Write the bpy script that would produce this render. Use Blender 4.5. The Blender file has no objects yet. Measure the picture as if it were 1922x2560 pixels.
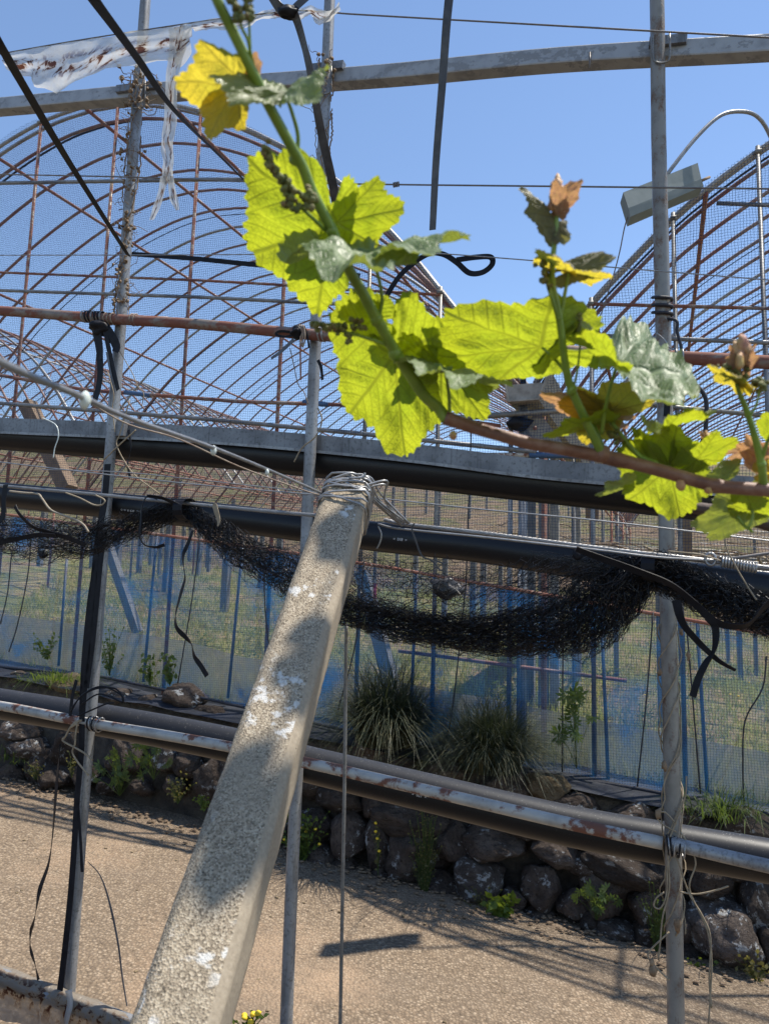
import bpy, math, random
from mathutils import Vector, noise
V = Vector
sc = bpy.context.scene
C = sc.collection
rad = math.radians

# ------------------------------------------------------------------ camera, sky, sun, exposure
PW, PH, FP = 1922.0, 2560.0, 1924.0          # photograph size and focal length in its pixels
PITCH, ROLL, AZ = rad(7.55), rad(1.66), rad(20)
CAM = V((0, 0, 1.8))
FW = V((0, math.cos(PITCH), math.sin(PITCH)))
R0 = V((1, 0, 0)); U0 = V((0, -math.sin(PITCH), math.cos(PITCH)))
RT = R0 * math.cos(ROLL) + U0 * math.sin(ROLL)
UP = U0 * math.cos(ROLL) - R0 * math.sin(ROLL)
cd = bpy.data.cameras.new('camera'); cam = bpy.data.objects.new('camera', cd); C.objects.link(cam)
m = cam.matrix_world.copy()
for i in range(3):
    m[i][0] = RT[i]; m[i][1] = UP[i]; m[i][2] = -FW[i]; m[i][3] = CAM[i]
cam.matrix_world = m
cd.sensor_fit = 'VERTICAL'; cd.sensor_height = 34.62; cd.lens = 34.62 * FP / PH
cd.clip_start = 0.05; cd.clip_end = 2000
cd.dof.use_dof = True; cd.dof.focus_distance = 2.7; cd.dof.aperture_fstop = 8.0
sc.camera = cam

SUN_EL, SUN_AZ = rad(68), rad(76)             # azimuth to the right of the view direction
SUN = V((math.cos(SUN_EL) * math.sin(SUN_AZ), math.cos(SUN_EL) * math.cos(SUN_AZ), math.sin(SUN_EL)))
wd = bpy.data.worlds.new('World'); sc.world = wd; wd.use_nodes = True
nt = wd.node_tree
sky = nt.nodes.new('ShaderNodeTexSky'); sky.sky_type = 'NISHITA'; sky.sun_disc = False
sky.sun_elevation = SUN_EL; sky.sun_rotation = SUN_AZ; sky.altitude = 100; sky.air_density = 0.9
sky.dust_density = 0.0; sky.ozone_density = 1.6
nt.nodes['Background'].inputs['Strength'].default_value = 0.15
nt.links.new(sky.outputs[0], nt.nodes['Background'].inputs['Color'])
sl = bpy.data.lights.new('sun', 'SUN'); sl.energy = 5.0; sl.angle = rad(0.53); sl.color = (1, 0.94, 0.84)
so = bpy.data.objects.new('sun', sl); C.objects.link(so)
so.rotation_euler = (-SUN).to_track_quat('-Z', 'Y').to_euler(); so.location = SUN * 30
vs = sc.view_settings
vs.view_transform = 'Standard'; vs.look = 'None'; vs.gamma = 1; vs.exposure = 0.56
sc.cycles.transparent_max_bounces = 40; sc.cycles.max_bounces = 8

# ------------------------------------------------------------------ place: pixel rays meet real planes
NV = V((math.sin(AZ), math.cos(AZ), 0)); UV_ = V((math.cos(AZ), -math.sin(AZ), 0))
def ray(px, py):
    return FW + RT * ((px - PW / 2) / FP) - UP * ((py - PH / 2) / FP)
def at(px, py, dep):
    return CAM + ray(px, py) * dep
def on(px, py, d):                             # on the upright plane that stands d metres ahead
    v = ray(px, py)
    return CAM + v * (d * math.cos(AZ) / v.dot(NV))
def onl(pts, d):
    return [on(p[0], p[1], d + (p[2] if len(p) > 2 else 0)) for p in pts]
def atl(pts):
    return [at(*p) for p in pts]
def st(s, t, z):                               # s along the road, t away from the fence line
    return UV_ * s + NV * (t + TF) + V((0, 0, z))
DA, DB, DF, DS = 2.65, 5.3, 5.9, 1.92          # pole row, wall foot, fence line, cable
TF = DF * math.cos(AZ)
def road_z(s):
    return 0.085 - 0.095 * (s + 1.74)
def field_z(s, t):
    z = 0.70 - 0.095 * s + 0.10 * t
    if t > 12: z += 0.20 * (t - 12)
    if t > 34: z -= 0.10 * (t - 34)
    return z + 0.05 * noise.noise(V((s * .5, t * .5, 3))) * min(1, t + .3)

def sm(pts, k=6):                              # Catmull-Rom through the points
    pts = [V(p) for p in pts]
    if len(pts) < 3: return [pts[0].lerp(pts[-1], i / k) for i in range(k + 1)]
    out = []
    P = [pts[0] * 2 - pts[1]] + pts + [pts[-1] * 2 - pts[-2]]
    for i in range(1, len(P) - 2):
        a, b, c, d = P[i - 1], P[i], P[i + 1], P[i + 2]
        for j in range(k):
            t = j / k
            out.append(0.5 * (2 * b + (c - a) * t + (2 * a - 5 * b + 4 * c - d) * t * t + (3 * b - a - 3 * c + d) * t ** 3))
    out.append(pts[-1]); return out

# ------------------------------------------------------------------ mesh builder
class MB:
    def __init__(s): s.v = []; s.f = []; s.uv = None; s.mi = None
    def tube(s, pts, r, n=8, cap=True):
        pts = [V(p) for p in pts]; m_ = len(pts)
        rr = r if isinstance(r, (list, tuple)) else [r] * m_
        T = [(pts[min(i + 1, m_ - 1)] - pts[max(i - 1, 0)]) for i in range(m_)]
        T = [(t.normalized() if t.length > 1e-9 else V((0, 0, 1))) for t in T]
        a = T[0].orthogonal().normalized(); b0 = len(s.v)
        for i in range(m_):
            a = (a - T[i] * a.dot(T[i]))
            a = a.normalized() if a.length > 1e-6 else T[i].orthogonal().normalized()
            b = T[i].cross(a)
            for k in range(n):
                an = 2 * math.pi * k / n
                s.v.append(pts[i] + (a * math.cos(an) + b * math.sin(an)) * rr[i])
        for i in range(m_ - 1):
            for k in range(n):
                q = b0 + i * n; k2 = (k + 1) % n
                s.f.append((q + k, q + k2, q + n + k2, q + n + k))
        if cap:
            s.f.append(tuple(b0 + k for k in range(n - 1, -1, -1)))
            s.f.append(tuple(b0 + (m_ - 1) * n + k for k in range(n)))
        return s
    def ribbon(s, pts, w, side, th=0.0012, twist=None):   # a flat band with thickness
        pts = [V(p) for p in pts]; m_ = len(pts); b0 = len(s.v)
        for i in range(m_):
            t = (pts[min(i + 1, m_ - 1)] - pts[max(i - 1, 0)]).normalized()
            sd = side[i] if isinstance(side, list) else side
            sd = (sd - t * sd.dot(t)).normalized()
            nn = t.cross(sd)
            if twist:
                an = twist[i] if isinstance(twist, list) else twist * i / (m_ - 1)
                sd, nn = sd * math.cos(an) + nn * math.sin(an), nn * math.cos(an) - sd * math.sin(an)
            ww = (w[i] if isinstance(w, list) else w) / 2
            for (p, q) in ((-1, -1), (1, -1), (1, 1), (-1, 1)):
                s.v.append(pts[i] + sd * ww * p + nn * th * .5 * q)
        for i in range(m_ - 1):
            q = b0 + i * 4
            for k in range(4):
                s.f.append((q + k, q + (k + 1) % 4, q + 4 + (k + 1) % 4, q + 4 + k))
        s.f.append((b0 + 3, b0 + 2, b0 + 1, b0)); e = b0 + (m_ - 1) * 4; s.f.append((e, e + 1, e + 2, e + 3))
        return s
    def beam(s, pts, prof, up):                            # sweep a closed profile (x across, y up)
        pts = [V(p) for p in pts]; m_ = len(pts); n = len(prof); b0 = len(s.v)
        for i in range(m_):
            t = (pts[min(i + 1, m_ - 1)] - pts[max(i - 1, 0)]).normalized()
            x = t.cross(up).normalized(); y = x.cross(t)
            for (p, q) in prof: s.v.append(pts[i] + x * p + y * q)
        for i in range(m_ - 1):
            for k in range(n):
                q = b0 + i * n; k2 = (k + 1) % n
                s.f.append((q + k, q + k2, q + n + k2, q + n + k))
        s.f.append(tuple(b0 + k for k in range(n - 1, -1, -1)))
        s.f.append(tuple(b0 + (m_ - 1) * n + k for k in range(n)))
        return s
    def box(s, c, x, y, z):
        b0 = len(s.v)
        for k in range(8):
            s.v.append(c + x * (1 if k & 1 else -1) + y * (1 if k & 2 else -1) + z * (1 if k & 4 else -1))
        for f in ((0, 2, 3, 1), (4, 5, 7, 6), (0, 1, 5, 4), (2, 6, 7, 3), (0, 4, 6, 2), (1, 3, 7, 5)):
            s.f.append(tuple(b0 + k for k in f))
        return s
    def blob(s, c, rx, seed=0, rough=.25, n=1, ax=None):
        vs_, fs_ = ico(n); b0 = len(s.v)
        X, Y, Z = ax if ax else (V((1, 0, 0)), V((0, 1, 0)), V((0, 0, 1)))
        rx = rx if isinstance(rx, (tuple, list)) else (rx, rx, rx)
        for q in vs_:
            k = 1 + rough * noise.noise(q * 1.3 + V((seed * 7.3, seed * 3.1, seed)))
            s.v.append(c + X * q.x * rx[0] * k + Y * q.y * rx[1] * k + Z * q.z * rx[2] * k)
        s.f += [tuple(b0 + k for k in f) for f in fs_]
        return s
    def tri(s, a, b, c):
        b0 = len(s.v); s.v += [a, b, c]; s.f.append((b0, b0 + 1, b0 + 2)); return s
    def quad(s, a, b, c, d):
        b0 = len(s.v); s.v += [a, b, c, d]; s.f.append((b0, b0 + 1, b0 + 2, b0 + 3)); return s
    def grid(s, P, uv=None):                               # P[i][j] points
        b0 = len(s.v); n = len(P[0])
        for r in P: s.v += [V(p) for p in r]
        if uv:
            if s.uv is None: s.uv = []
            for r in uv: s.uv += r
        for i in range(len(P) - 1):
            for j in range(n - 1):
                q = b0 + i * n + j; s.f.append((q, q + 1, q + n + 1, q + n))
        return s
    def build(s, name, mat, parent=None, smooth=True, base=None):
        if parent is not None: b = BASE[parent.name]
        elif base is not None: b = V(base)
        else:
            lo = [min(p[i] for p in s.v) for i in range(3)]; hi = [max(p[i] for p in s.v) for i in range(3)]
            b = V(((lo[0] + hi[0]) / 2, (lo[1] + hi[1]) / 2, lo[2]))
        me = bpy.data.meshes.new(name)
        me.from_pydata([tuple(p - b) for p in s.v], [], s.f)
        if s.uv:
            l = me.uv_layers.new(name='uv')
            for lp in me.loops: l.data[lp.index].uv = s.uv[lp.vertex_index]
        if smooth: me.polygons.foreach_set('use_smooth', [True] * len(me.polygons))
        for mm in (mat if isinstance(mat, list) else [mat]): me.materials.append(mm)
        if s.mi: me.polygons.foreach_set('material_index', s.mi)
        o = bpy.data.objects.new(name, me); C.objects.link(o)
        if parent is not None: o.parent = parent
        else: o.location = b
        BASE[o.name] = b
        return o
BASE = {}
_ico = {}
def ico(n):
    if n in _ico: return _ico[n]
    import bmesh
    bm = bmesh.new(); bmesh.ops.create_icosphere(bm, subdivisions=n, radius=1)
    bm.verts.ensure_lookup_table()
    r = ([v.co.copy() for v in bm.verts], [tuple(v.index for v in f.verts) for f in bm.faces]); bm.free()
    _ico[n] = r; return r
def tag(o, label, cat, group=None, kind=None):
    o['label'] = label; o['category'] = cat
    if group: o['group'] = group
    if kind: o['kind'] = kind
    return o
def thing(name, label, cat, loc, group=None):
    o = bpy.data.objects.new(name, None); C.objects.link(o); o.location = loc; o.empty_display_size = .1
    BASE[o.name] = V(loc)
    return tag(o, label, cat, group)
def struct(o): o['kind'] = 'structure'; return o

# ------------------------------------------------------------------ materials
class NT:
    def __init__(s, name):
        s.m = bpy.data.materials.new(name); s.m.use_nodes = True; s.t = s.m.node_tree
        s.b = s.t.nodes['Principled BSDF']; s.out = s.t.nodes['Material Output']
        s.co = s.t.nodes.new('ShaderNodeTexCoord')
    def n(s, typ, **kw):
        o = s.t.nodes.new(typ)
        for k, v in kw.items(): setattr(o, k, v)
        return o
    def l(s, a, b): s.t.links.new(a, b)
    def math(s, op, a, b=None, c=None):
        o = s.n('ShaderNodeMath', operation=op)
        for i, x in enumerate((a, b, c)):
            if x is None: continue
            if isinstance(x, (int, float)): o.inputs[i].default_value = x
            else: s.l(x, o.inputs[i])
        return o.outputs[0]
    def noise(s, sc_, det=6, vec=None, rough=.6, dist=0):
        o = s.n('ShaderNodeTexNoise'); o.inputs['Scale'].default_value = sc_; o.inputs['Detail'].default_value = det
        o.inputs['Roughness'].default_value = rough; o.inputs['Distortion'].default_value = dist
        s.l(vec if vec else s.co.outputs['Object'], o.inputs['Vector']); return o.outputs['Fac']
    def vor(s, sc_, feat='F1', out='Distance', vec=None):
        o = s.n('ShaderNodeTexVoronoi', feature=feat); o.inputs['Scale'].default_value = sc_
        s.l(vec if vec else s.co.outputs['Object'], o.inputs['Vector']); return o.outputs[out]
    def ramp(s, fac, stops, interp='LINEAR'):
        o = s.n('ShaderNodeValToRGB'); e = o.color_ramp.elements; o.color_ramp.interpolation = interp
        while len(e) < len(stops): e.new(.5)
        for i, (p, c) in enumerate(stops):
            e[i].position = p; e[i].color = (*c, 1) if len(c) == 3 else c
        s.l(fac, o.inputs[0]); return o.outputs[0]
    def mix(s, fac, a, b, mode='MIX'):
        o = s.n('ShaderNodeMix', data_type='RGBA', blend_type=mode)
        for k, x in ((0, fac), (6, a), (7, b)):
            if isinstance(x, (int, float)): o.inputs[k].default_value = x
            elif isinstance(x, tuple): o.inputs[k].default_value = (*x, 1)
            else: s.l(x, o.inputs[k])
        return o.outputs[2]
    def bump(s, h, st_=.5, dist=.01, prev=None):
        o = s.n('ShaderNodeBump'); o.inputs['Strength'].default_value = st_; o.inputs['Distance'].default_value = dist
        s.l(h, o.inputs['Height'])
        if prev: s.l(prev, o.inputs['Normal'])
        return o.outputs[0]
    def set(s, col=None, rough=None, metal=None, normal=None, spec=None):
        for k, x in (('Base Color', col), ('Roughness', rough), ('Metallic', metal), ('Normal', normal), ('Specular IOR Level', spec)):
            if x is None: continue
            if isinstance(x, tuple): s.b.inputs[k].default_value = (*x, 1)
            elif isinstance(x, (int, float)): s.b.inputs[k].default_value = x
            else: s.l(x, s.b.inputs[k])
        return s.m
def thr(lo, hi, a=(0, 0, 0), b=(1, 1, 1)): return [(lo, a), (hi, b)]

def mat_noise(name, cols, scale, rough=.6, metal=0, bump=.2, bscale=None, bdist=.004, spec=.4, det=6):
    t = NT(name); n1 = t.noise(scale, det)
    k = len(cols); c = t.ramp(n1, [(.3 + .4 * i / max(1, k - 1), cols[i]) for i in range(k)])
    nb = t.noise(bscale or scale * 4, 5)
    return t.set(c, rough, metal, t.bump(nb, bump, bdist), spec)
def mat_galv(name, a, b, c, sx=1):
    t = NT(name)
    big = t.noise(7, 5); fine = t.noise(90, 4)
    col = t.mix(t.ramp(big, thr(.42, .6)), a, b)
    col = t.mix(t.ramp(fine, thr(.52, .72)), col, c)
    streak = t.n('ShaderNodeMapping'); streak.inputs['Scale'].default_value = (18, 18, 1.2)
    t.l(t.co.outputs['Object'], streak.inputs['Vector'])
    col = t.mix(t.math('MULTIPLY', t.ramp(t.noise(3, 5, streak.outputs[0]), thr(.56, .62)), .55), col, c)
    return t.set(col, t.ramp(big, [(.3, (.38,) * 3), (.7, (.62,) * 3)]), .35, t.bump(fine, .15, .002), .5)
def mat_rust(name, paint, rusta, rustb, lo, hi, scale=6, stretch=(1, 1, 1), metal=0.1):
    t = NT(name); mp = t.n('ShaderNodeMapping'); mp.inputs['Scale'].default_value = stretch
    t.l(t.co.outputs['Object'], mp.inputs['Vector'])
    n1 = t.math('ADD', t.math('MULTIPLY', t.noise(scale, 8, mp.outputs[0], .65), .72), t.math('MULTIPLY', t.noise(scale * 6, 5), .28)); n2 = t.noise(60, 5); n3 = t.noise(14, 5)
    rc = t.mix(n2, rusta, rustb)
    pc = t.mix(t.ramp(n3, thr(.45, .75)), paint, tuple(x * .6 for x in paint))
    mk = t.ramp(n1, thr(lo, hi))
    return t.set(t.mix(mk, pc, rc), t.ramp(n1, [(lo, (.45,) * 3), (hi, (.85,) * 3)]), metal, t.bump(t.math('ADD', n2, mk), .3, .002), .4)

M = {}
M['galv'] = mat_galv('galvanised_steel', (.195, .20, .21), (.14, .145, .155), (.085, .085, .085))
M['galv_old'] = mat_galv('weathered_steel', (.21, .205, .195), (.15, .145, .135), (.09, .08, .07))
M['galv_light'] = mat_galv('pale_steel', (.28, .285, .29), (.21, .21, .215), (.12, .115, .11))
M['pole_rusty'] = mat_rust('spotted_steel', (.235, .225, .205), (.12, .065, .045), (.18, .12, .085), .52, .64, 28, (1, 1, .5), .2)
M['beam'] = mat_rust('peeling_grey_paint', (.32, .335, .36), (.24, .255, .28), (.22, .235, .26), .535, .56, 9, (1, 1, 2.2), .1)
M['rust'] = mat_rust('rusted_steel', (.30, .20, .15), (.32, .12, .075), (.21, .09, .065), .38, .56, 10)
M['rust_rail'] = mat_rust('rust_and_zinc', (.22, .18, .15), (.23, .085, .055), (.15, .065, .05), .42, .52, 7, (1, 1, 3))
M['rust_white'] = mat_rust('chipped_white_paint', (.40, .385, .355), (.19, .08, .05), (.13, .06, .045), .52, .57, 6.5, (1, 1, 1), .1)
M['hoop'] = mat_rust('old_hoop_steel', (.27, .21, .18), (.27, .115, .085), (.18, .085, .07), .36, .58, 3)
M['hoop_grey'] = mat_galv('hoop_zinc', (.36, .36, .36), (.29, .27, .25), (.20, .17, .15))

t = NT('black_pipe')
sp = t.ramp(t.vor(130), [(.1, (1, 1, 1)), (.26, (0, 0, 0))])
msk = t.ramp(t.noise(30, 4), thr(.42, .62))
geo = t.n('ShaderNodeNewGeometry'); sx = t.n('ShaderNodeSeparateXYZ'); t.l(geo.outputs['Normal'], sx.inputs[0])
dust = t.ramp(sx.outputs[2], thr(.45, 1.0))                    # dust settles on the upper side
sp2 = t.math('MULTIPLY', t.math('MULTIPLY', sp, msk), t.math('ADD', t.math('MULTIPLY', dust, .8), .1))
col = t.mix(t.math('MULTIPLY', dust, .35), (.008, .008, .0095), (.06, .061, .066))
M['pipe'] = t.set(t.mix(sp2, col, (.24, .23, .21)), .42, 0, t.bump(t.noise(60, 4), .08, .002), .35)
M['strap'] = mat_noise('black_strap', [(.006, .006, .008), (.015, .015, .019)], 25, .55, 0, .25, 120, .001, .18)
M['strap_grey'] = mat_noise('faded_strap', [(.05, .052, .06), (.11, .115, .125)], 25, .45, 0, .2, 120, .001, .5)
M['strap_wood'] = mat_noise('worn_strap', [(.018, .018, .022), (.075, .072, .075)], 22, .4, 0, .25, 90, .001, .5)
M['wire'] = mat_noise('steel_wire', [(.36, .36, .36), (.24, .235, .23)], 40, .38, .6, .1)
M['wire_dark'] = mat_noise('dark_wire', [(.13, .12, .12), (.22, .20, .19)], 40, .5, .4, .1)
M['wire_rust'] = mat_noise('rusty_wire', [(.20, .13, .09), (.33, .27, .21)], 60, .7, .1, .1)
M['cord'] = mat_noise('black_cord', [(.012, .012, .016), (.03, .032, .045)], 20, .6)
M['blue_stake'] = mat_rust('blue_stake', (.085, .115, .155), (.13, .075, .065), (.09, .085, .10), .45, .7, 4)
M['blue_tape'] = mat_noise('blue_joint', [(.03, .07, .16), (.05, .11, .22)], 20, .5)
M['clip'] = mat_noise('milky_clip', [(.55, .60, .56), (.68, .72, .68)], 20, .25, 0, .1)
M['lampbox'] = mat_noise('pale_green_grey_sheet', [(.17, .20, .20), (.22, .25, .25)], 9, .8, 0, .1, spec=.15)
M['wood'] = mat_noise('grey_wood', [(.17, .15, .13), (.27, .25, .22), (.34, .32, .29)], 12, .85, 0, .5, 60)
M['wood_brown'] = mat_noise('brown_wood', [(.14, .095, .06), (.24, .17, .115)], 12, .85, 0, .5, 60)
M['post_grey'] = mat_noise('grey_post', [(.13, .13, .13), (.21, .21, .21)], 9, .8, 0, .3, 50)
M['dry'] = mat_noise('dry_vine', [(.09, .055, .035), (.19, .13, .08), (.28, .20, .13)], 45, .85, 0, .4, 150)
M['dry_pale'] = mat_noise('pale_dry_stem', [(.20, .155, .10), (.34, .275, .19)], 45, .8, 0, .3, 150)
M['rope'] = mat_noise('frayed_rope', [(.26, .21, .15), (.40, .34, .26)], 120, .9, 0, .5, 300)
M['berry'] = mat_noise('flower_buds', [(.07, .085, .02), (.16, .17, .05), (.22, .14, .07)], 120, .7, 0, .4, 300)
M['pinkbud'] = mat_noise('pink_bud', [(.34, .13, .11), (.45, .26, .12), (.50, .38, .13)], 70, .6, 0, .3, 200)
M['cane'] = mat_noise('brown_cane', [(.11, .045, .030), (.20, .095, .062), (.27, .165, .12)], 40, .5, 0, .5, 150, .002)
M['cane_dark'] = mat_noise('dark_cane', [(.05, .03, .025), (.10, .065, .05)], 40, .7, 0, .5, 150)

t = NT('shoot_green')
n1 = t.noise(30, 4)
M['shoot'] = t.set(t.ramp(n1, [(.3, (.13, .20, .025)), (.7, (.24, .34, .05))]), .4, 0, t.bump(t.noise(200, 3), .1, .001), .5)
t.b.inputs['Subsurface Weight'].default_value = .25; t.b.inputs['Subsurface Radius'].default_value = (.004, .006, .001)

# grape leaf: veins drawn from the leaf's own coordinates
def mat_leaf(name, front, vein, trans, rough=.42, tw=.55, blemish=None):
    t = NT(name); uvn = t.n('ShaderNodeUVMap'); sp = t.n('ShaderNodeSeparateXYZ'); t.l(uvn.outputs[0], sp.inputs[0])
    a = sp.outputs[0]; b = t.math('ABSOLUTE', sp.outputs[1])
    best = None
    for ph in (0, 50, 108):
        ph = rad(ph)
        d = t.math('ABSOLUTE', t.math('SUBTRACT', t.math('MULTIPLY', a, math.sin(ph)), t.math('MULTIPLY', b, math.cos(ph))))
        al = t.math('ADD', t.math('MULTIPLY', a, math.cos(ph)), t.math('MULTIPLY', b, math.sin(ph)))
        d = t.math('ADD', d, t.math('MULTIPLY', t.math('LESS_THAN', al, 0), 5))
        if best is None: best, bal = d, al
        else:
            lt = t.math('LESS_THAN', d, best)
            bal = t.math('ADD', t.math('MULTIPLY', lt, al), t.math('MULTIPLY', t.math('SUBTRACT', 1, lt), bal))
            best = t.math('MINIMUM', d, best)
    main = t.ramp(best, [(0.008, (1, 1, 1)), (.026, (0, 0, 0))])
    q = t.math('FRACT', t.math('MULTIPLY', t.math('SUBTRACT', bal, t.math('MULTIPLY', best, .85)), 7.0))
    sec = t.ramp(t.math('ABSOLUTE', t.math('SUBTRACT', q, .5)), [(.03, (.75,) * 3), (.10, (0, 0, 0))])
    net = t.n('ShaderNodeTexVoronoi', feature='DISTANCE_TO_EDGE'); net.inputs['Scale'].default_value = 26
    t.l(uvn.outputs[0], net.inputs['Vector'])
    ter = t.ramp(net.outputs[0], [(.02, (.38,) * 3), (.10, (0, 0, 0))])
    vm = t.math('MAXIMUM', t.math('MAXIMUM', main, sec), ter)
    blot = t.noise(3.0, 5, uvn.outputs[0])
    f = t.mix(t.ramp(blot, thr(.35, .7)), front, tuple(x * .78 for x in front))
    ed = t.ramp(t.math('ADD', t.math('MULTIPLY', a, a), t.math('MULTIPLY', b, b)), thr(.25, .95)); trans0 = trans
    tr = t.mix(t.ramp(blot, thr(.35, .7)), trans, tuple(x * y for x, y in zip(trans, (.82, .9, .8))))
    tr = t.mix(t.math('MULTIPLY', ed, .45), tr, tuple(x * y for x, y in zip(trans, (1.15, 1.0, .6))))
    spk = t.ramp(t.noise(34, 2, uvn.outputs[0]), thr(.70, .74)); tr = t.mix(t.math('MULTIPLY', spk, .5), tr, (.25, .17, .04))
    if blemish:
        bl = t.ramp(t.noise(5, 4, uvn.outputs[0]), thr(.52, .66)); f = t.mix(bl, f, blemish); tr = t.mix(bl, tr, blemish)
    cf = t.mix(vm, f, vein); ct = t.mix(vm, tr, tuple(x * .5 for x in trans))
    h = t.math('SUBTRACT', t.math('MULTIPLY', t.noise(16, 3, uvn.outputs[0]), .7), vm)
    bmp = t.bump(h, .6, .0026)
    t.set(cf, rough, 0, bmp, .5)
    tl = t.n('ShaderNodeBsdfTranslucent'); t.l(ct, tl.inputs[0]); t.l(bmp, tl.inputs['Normal'])
    mx = t.n('ShaderNodeMixShader'); mx.inputs[0].default_value = tw
    t.l(t.b.outputs[0], mx.inputs[1]); t.l(tl.outputs[0], mx.inputs[2]); t.l(mx.outputs[0], t.out.inputs[0])
    return t.m
M['leaf'] = mat_leaf('young_green_leaf', (.12, .17, .03), (.17, .22, .05), (.56, .63, .03))
M['leaf_y'] = mat_leaf('yellow_young_leaf', (.22, .20, .06), (.25, .23, .09), (.86, .68, .06))
M['leaf_top'] = mat_leaf('glossy_leaf_face', (.15, .225, .10), (.22, .28, .15), (.36, .42, .06), .47, .32)
M['leaf_pale'] = mat_leaf('pale_leaf_face', (.20, .26, .10), (.30, .34, .17), (.46, .52, .07), .36, .4)
M['leaf_pink'] = mat_leaf('pinkish_young_leaf', (.30, .18, .12), (.34, .26, .16), (.75, .42, .20), .45, .5, (.34, .15, .13))
M['leaf_brown'] = mat_leaf('brownish_leaf', (.17, .16, .08), (.2, .19, .10), (.40, .36, .10), .45, .45)

def mat_film(name, rustmask=True, dens=.5):
    t = NT(name); n1 = t.noise(14, 6, dist=1.2); n2 = t.noise(60, 4)
    uvn = t.n('ShaderNodeUVMap'); sp = t.n('ShaderNodeSeparateXYZ'); t.l(uvn.outputs[0], sp.inputs[0])
    col = t.mix(n1, (.80, .80, .77), (.62, .60, .55)) if rustmask else t.mix(n1, (.42, .41, .34), (.30, .29, .24))
    if rustmask:
        band = t.ramp(t.math('ABSOLUTE', t.math('SUBTRACT', sp.outputs[1], .5)), [(.14, (1,) * 3), (.34, (0,) * 3)])
        mpn = t.n('ShaderNodeMapping'); mpn.inputs['Scale'].default_value = (11, 5.5, 1); t.l(uvn.outputs[0], mpn.inputs['Vector'])
        vo = t.noise(1.0, 5, mpn.outputs[0], .6, .4)
        spot = t.math('MULTIPLY', t.ramp(vo, thr(.535, .585)), band)
        halo = t.math('MULTIPLY', t.ramp(vo, thr(.44, .57)), band)
        col = t.mix(t.math('MULTIPLY', halo, .7), col, (.52, .33, .15)); col = t.mix(spot, col, (.10, .035, .02))
        fac = t.math('MAXIMUM', t.math('ADD', t.math('MULTIPLY', n1, .55), dens - .2), halo)
    else: fac = t.math('ADD', t.math('MULTIPLY', n1, .5), dens - .2)
    t.set(col, .25, 0, t.bump(t.math('ADD', n1, t.math('MULTIPLY', n2, .3)), .9, .012), .5)
    tl = t.n('ShaderNodeBsdfTranslucent'); t.l(col, tl.inputs[0])
    m1 = t.n('ShaderNodeMixShader'); m1.inputs[0].default_value = .5
    t.l(t.b.outputs[0], m1.inputs[1]); t.l(tl.outputs[0], m1.inputs[2])
    tp = t.n('ShaderNodeBsdfTransparent'); m2 = t.n('ShaderNodeMixShader')
    t.l(fac, m2.inputs[0]); t.l(tp.outputs[0], m2.inputs[1]); t.l(m1.outputs[0], m2.inputs[2]); t.l(m2.outputs[0], t.out.inputs[0])
    return t.m
M['film'] = mat_film('torn_plastic_film', True, .68)
M['film_tan'] = mat_film('stained_film', True, .85)
nt_ = M['film_tan'].node_tree
for n_ in nt_.nodes:
    if n_.type == 'MIX' and abs(n_.inputs[6].default_value[0] - .80) < .01 and not n_.inputs[6].is_linked:
        n_.inputs[6].default_value = (.52, .47, .40, 1); n_.inputs[7].default_value = (.34, .28, .215, 1)
M['skirt'] = mat_film('hazy_plastic_sheet', False, .62)

def mat_net(name, cell, line, col, tint=None, tintfac=0, warp=.03):
    t = NT(name); uvn = t.n('ShaderNodeUVMap')
    nz = t.n('ShaderNodeTexNoise'); nz.inputs['Scale'].default_value = 2.2; nz.inputs['Detail'].default_value = 3
    t.l(uvn.outputs[0], nz.inputs['Vector'])
    vm = t.n('ShaderNodeVectorMath', operation='MULTIPLY_ADD'); vm.inputs[1].default_value = (warp * 2,) * 3
    t.l(nz.outputs['Color'], vm.inputs[0]); t.l(uvn.outputs[0], vm.inputs[2])
    sp = t.n('ShaderNodeSeparateXYZ'); t.l(vm.outputs[0], sp.inputs[0])
    ls = []
    for k in (0, 1):
        f = t.math('ABSOLUTE', t.math('SUBTRACT', t.math('FRACT', t.math('DIVIDE', sp.outputs[k], cell)), .5))
        ls.append(t.math('LESS_THAN', f, line / cell / 2))
    lines = t.math('MAXIMUM', *ls)
    t.set(col, .7, 0, None, .2)
    tp = t.n('ShaderNodeBsdfTransparent')
    lay = tp.outputs[0]
    if tint:
        df = t.n('ShaderNodeBsdfDiffuse'); df.inputs[0].default_value = (*tint, 1)
        tl = t.n('ShaderNodeBsdfTranslucent'); tl.inputs[0].default_value = (*tint, 1)
        m1 = t.n('ShaderNodeMixShader'); m1.inputs[0].default_value = .5
        t.l(df.outputs[0], m1.inputs[1]); t.l(tl.outputs[0], m1.inputs[2])
        pat = t.noise(1.6, 5, uvn.outputs[0], .55, .8)
        fc = t.ramp(pat, [(.38, (tintfac * .4,) * 3), (.54, (tintfac * .85,) * 3), (.66, (tintfac * 1.9,) * 3)])
        m2 = t.n('ShaderNodeMixShader'); t.l(fc, m2.inputs[0]); t.l(lay, m2.inputs[1]); t.l(m1.outputs[0], m2.inputs[2]); lay = m2.outputs[0]
    m3 = t.n('ShaderNodeMixShader'); t.l(lines, m3.inputs[0]); t.l(lay, m3.inputs[1]); t.l(t.b.outputs[0], m3.inputs[2])
    t.l(m3.outputs[0], t.out.inputs[0])
    return t.m
M['birdnet'] = mat_net('bird_net', .020, .0020, (.012, .035, .09))
M['roofnet'] = mat_net('roof_net', .022, .0010, (.012, .03, .07), warp=.05)
M['bluenet'] = mat_net('blue_insect_net', .017, .0013, (.02, .03, .05), (.03, .22, .54), .44, .02)
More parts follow.
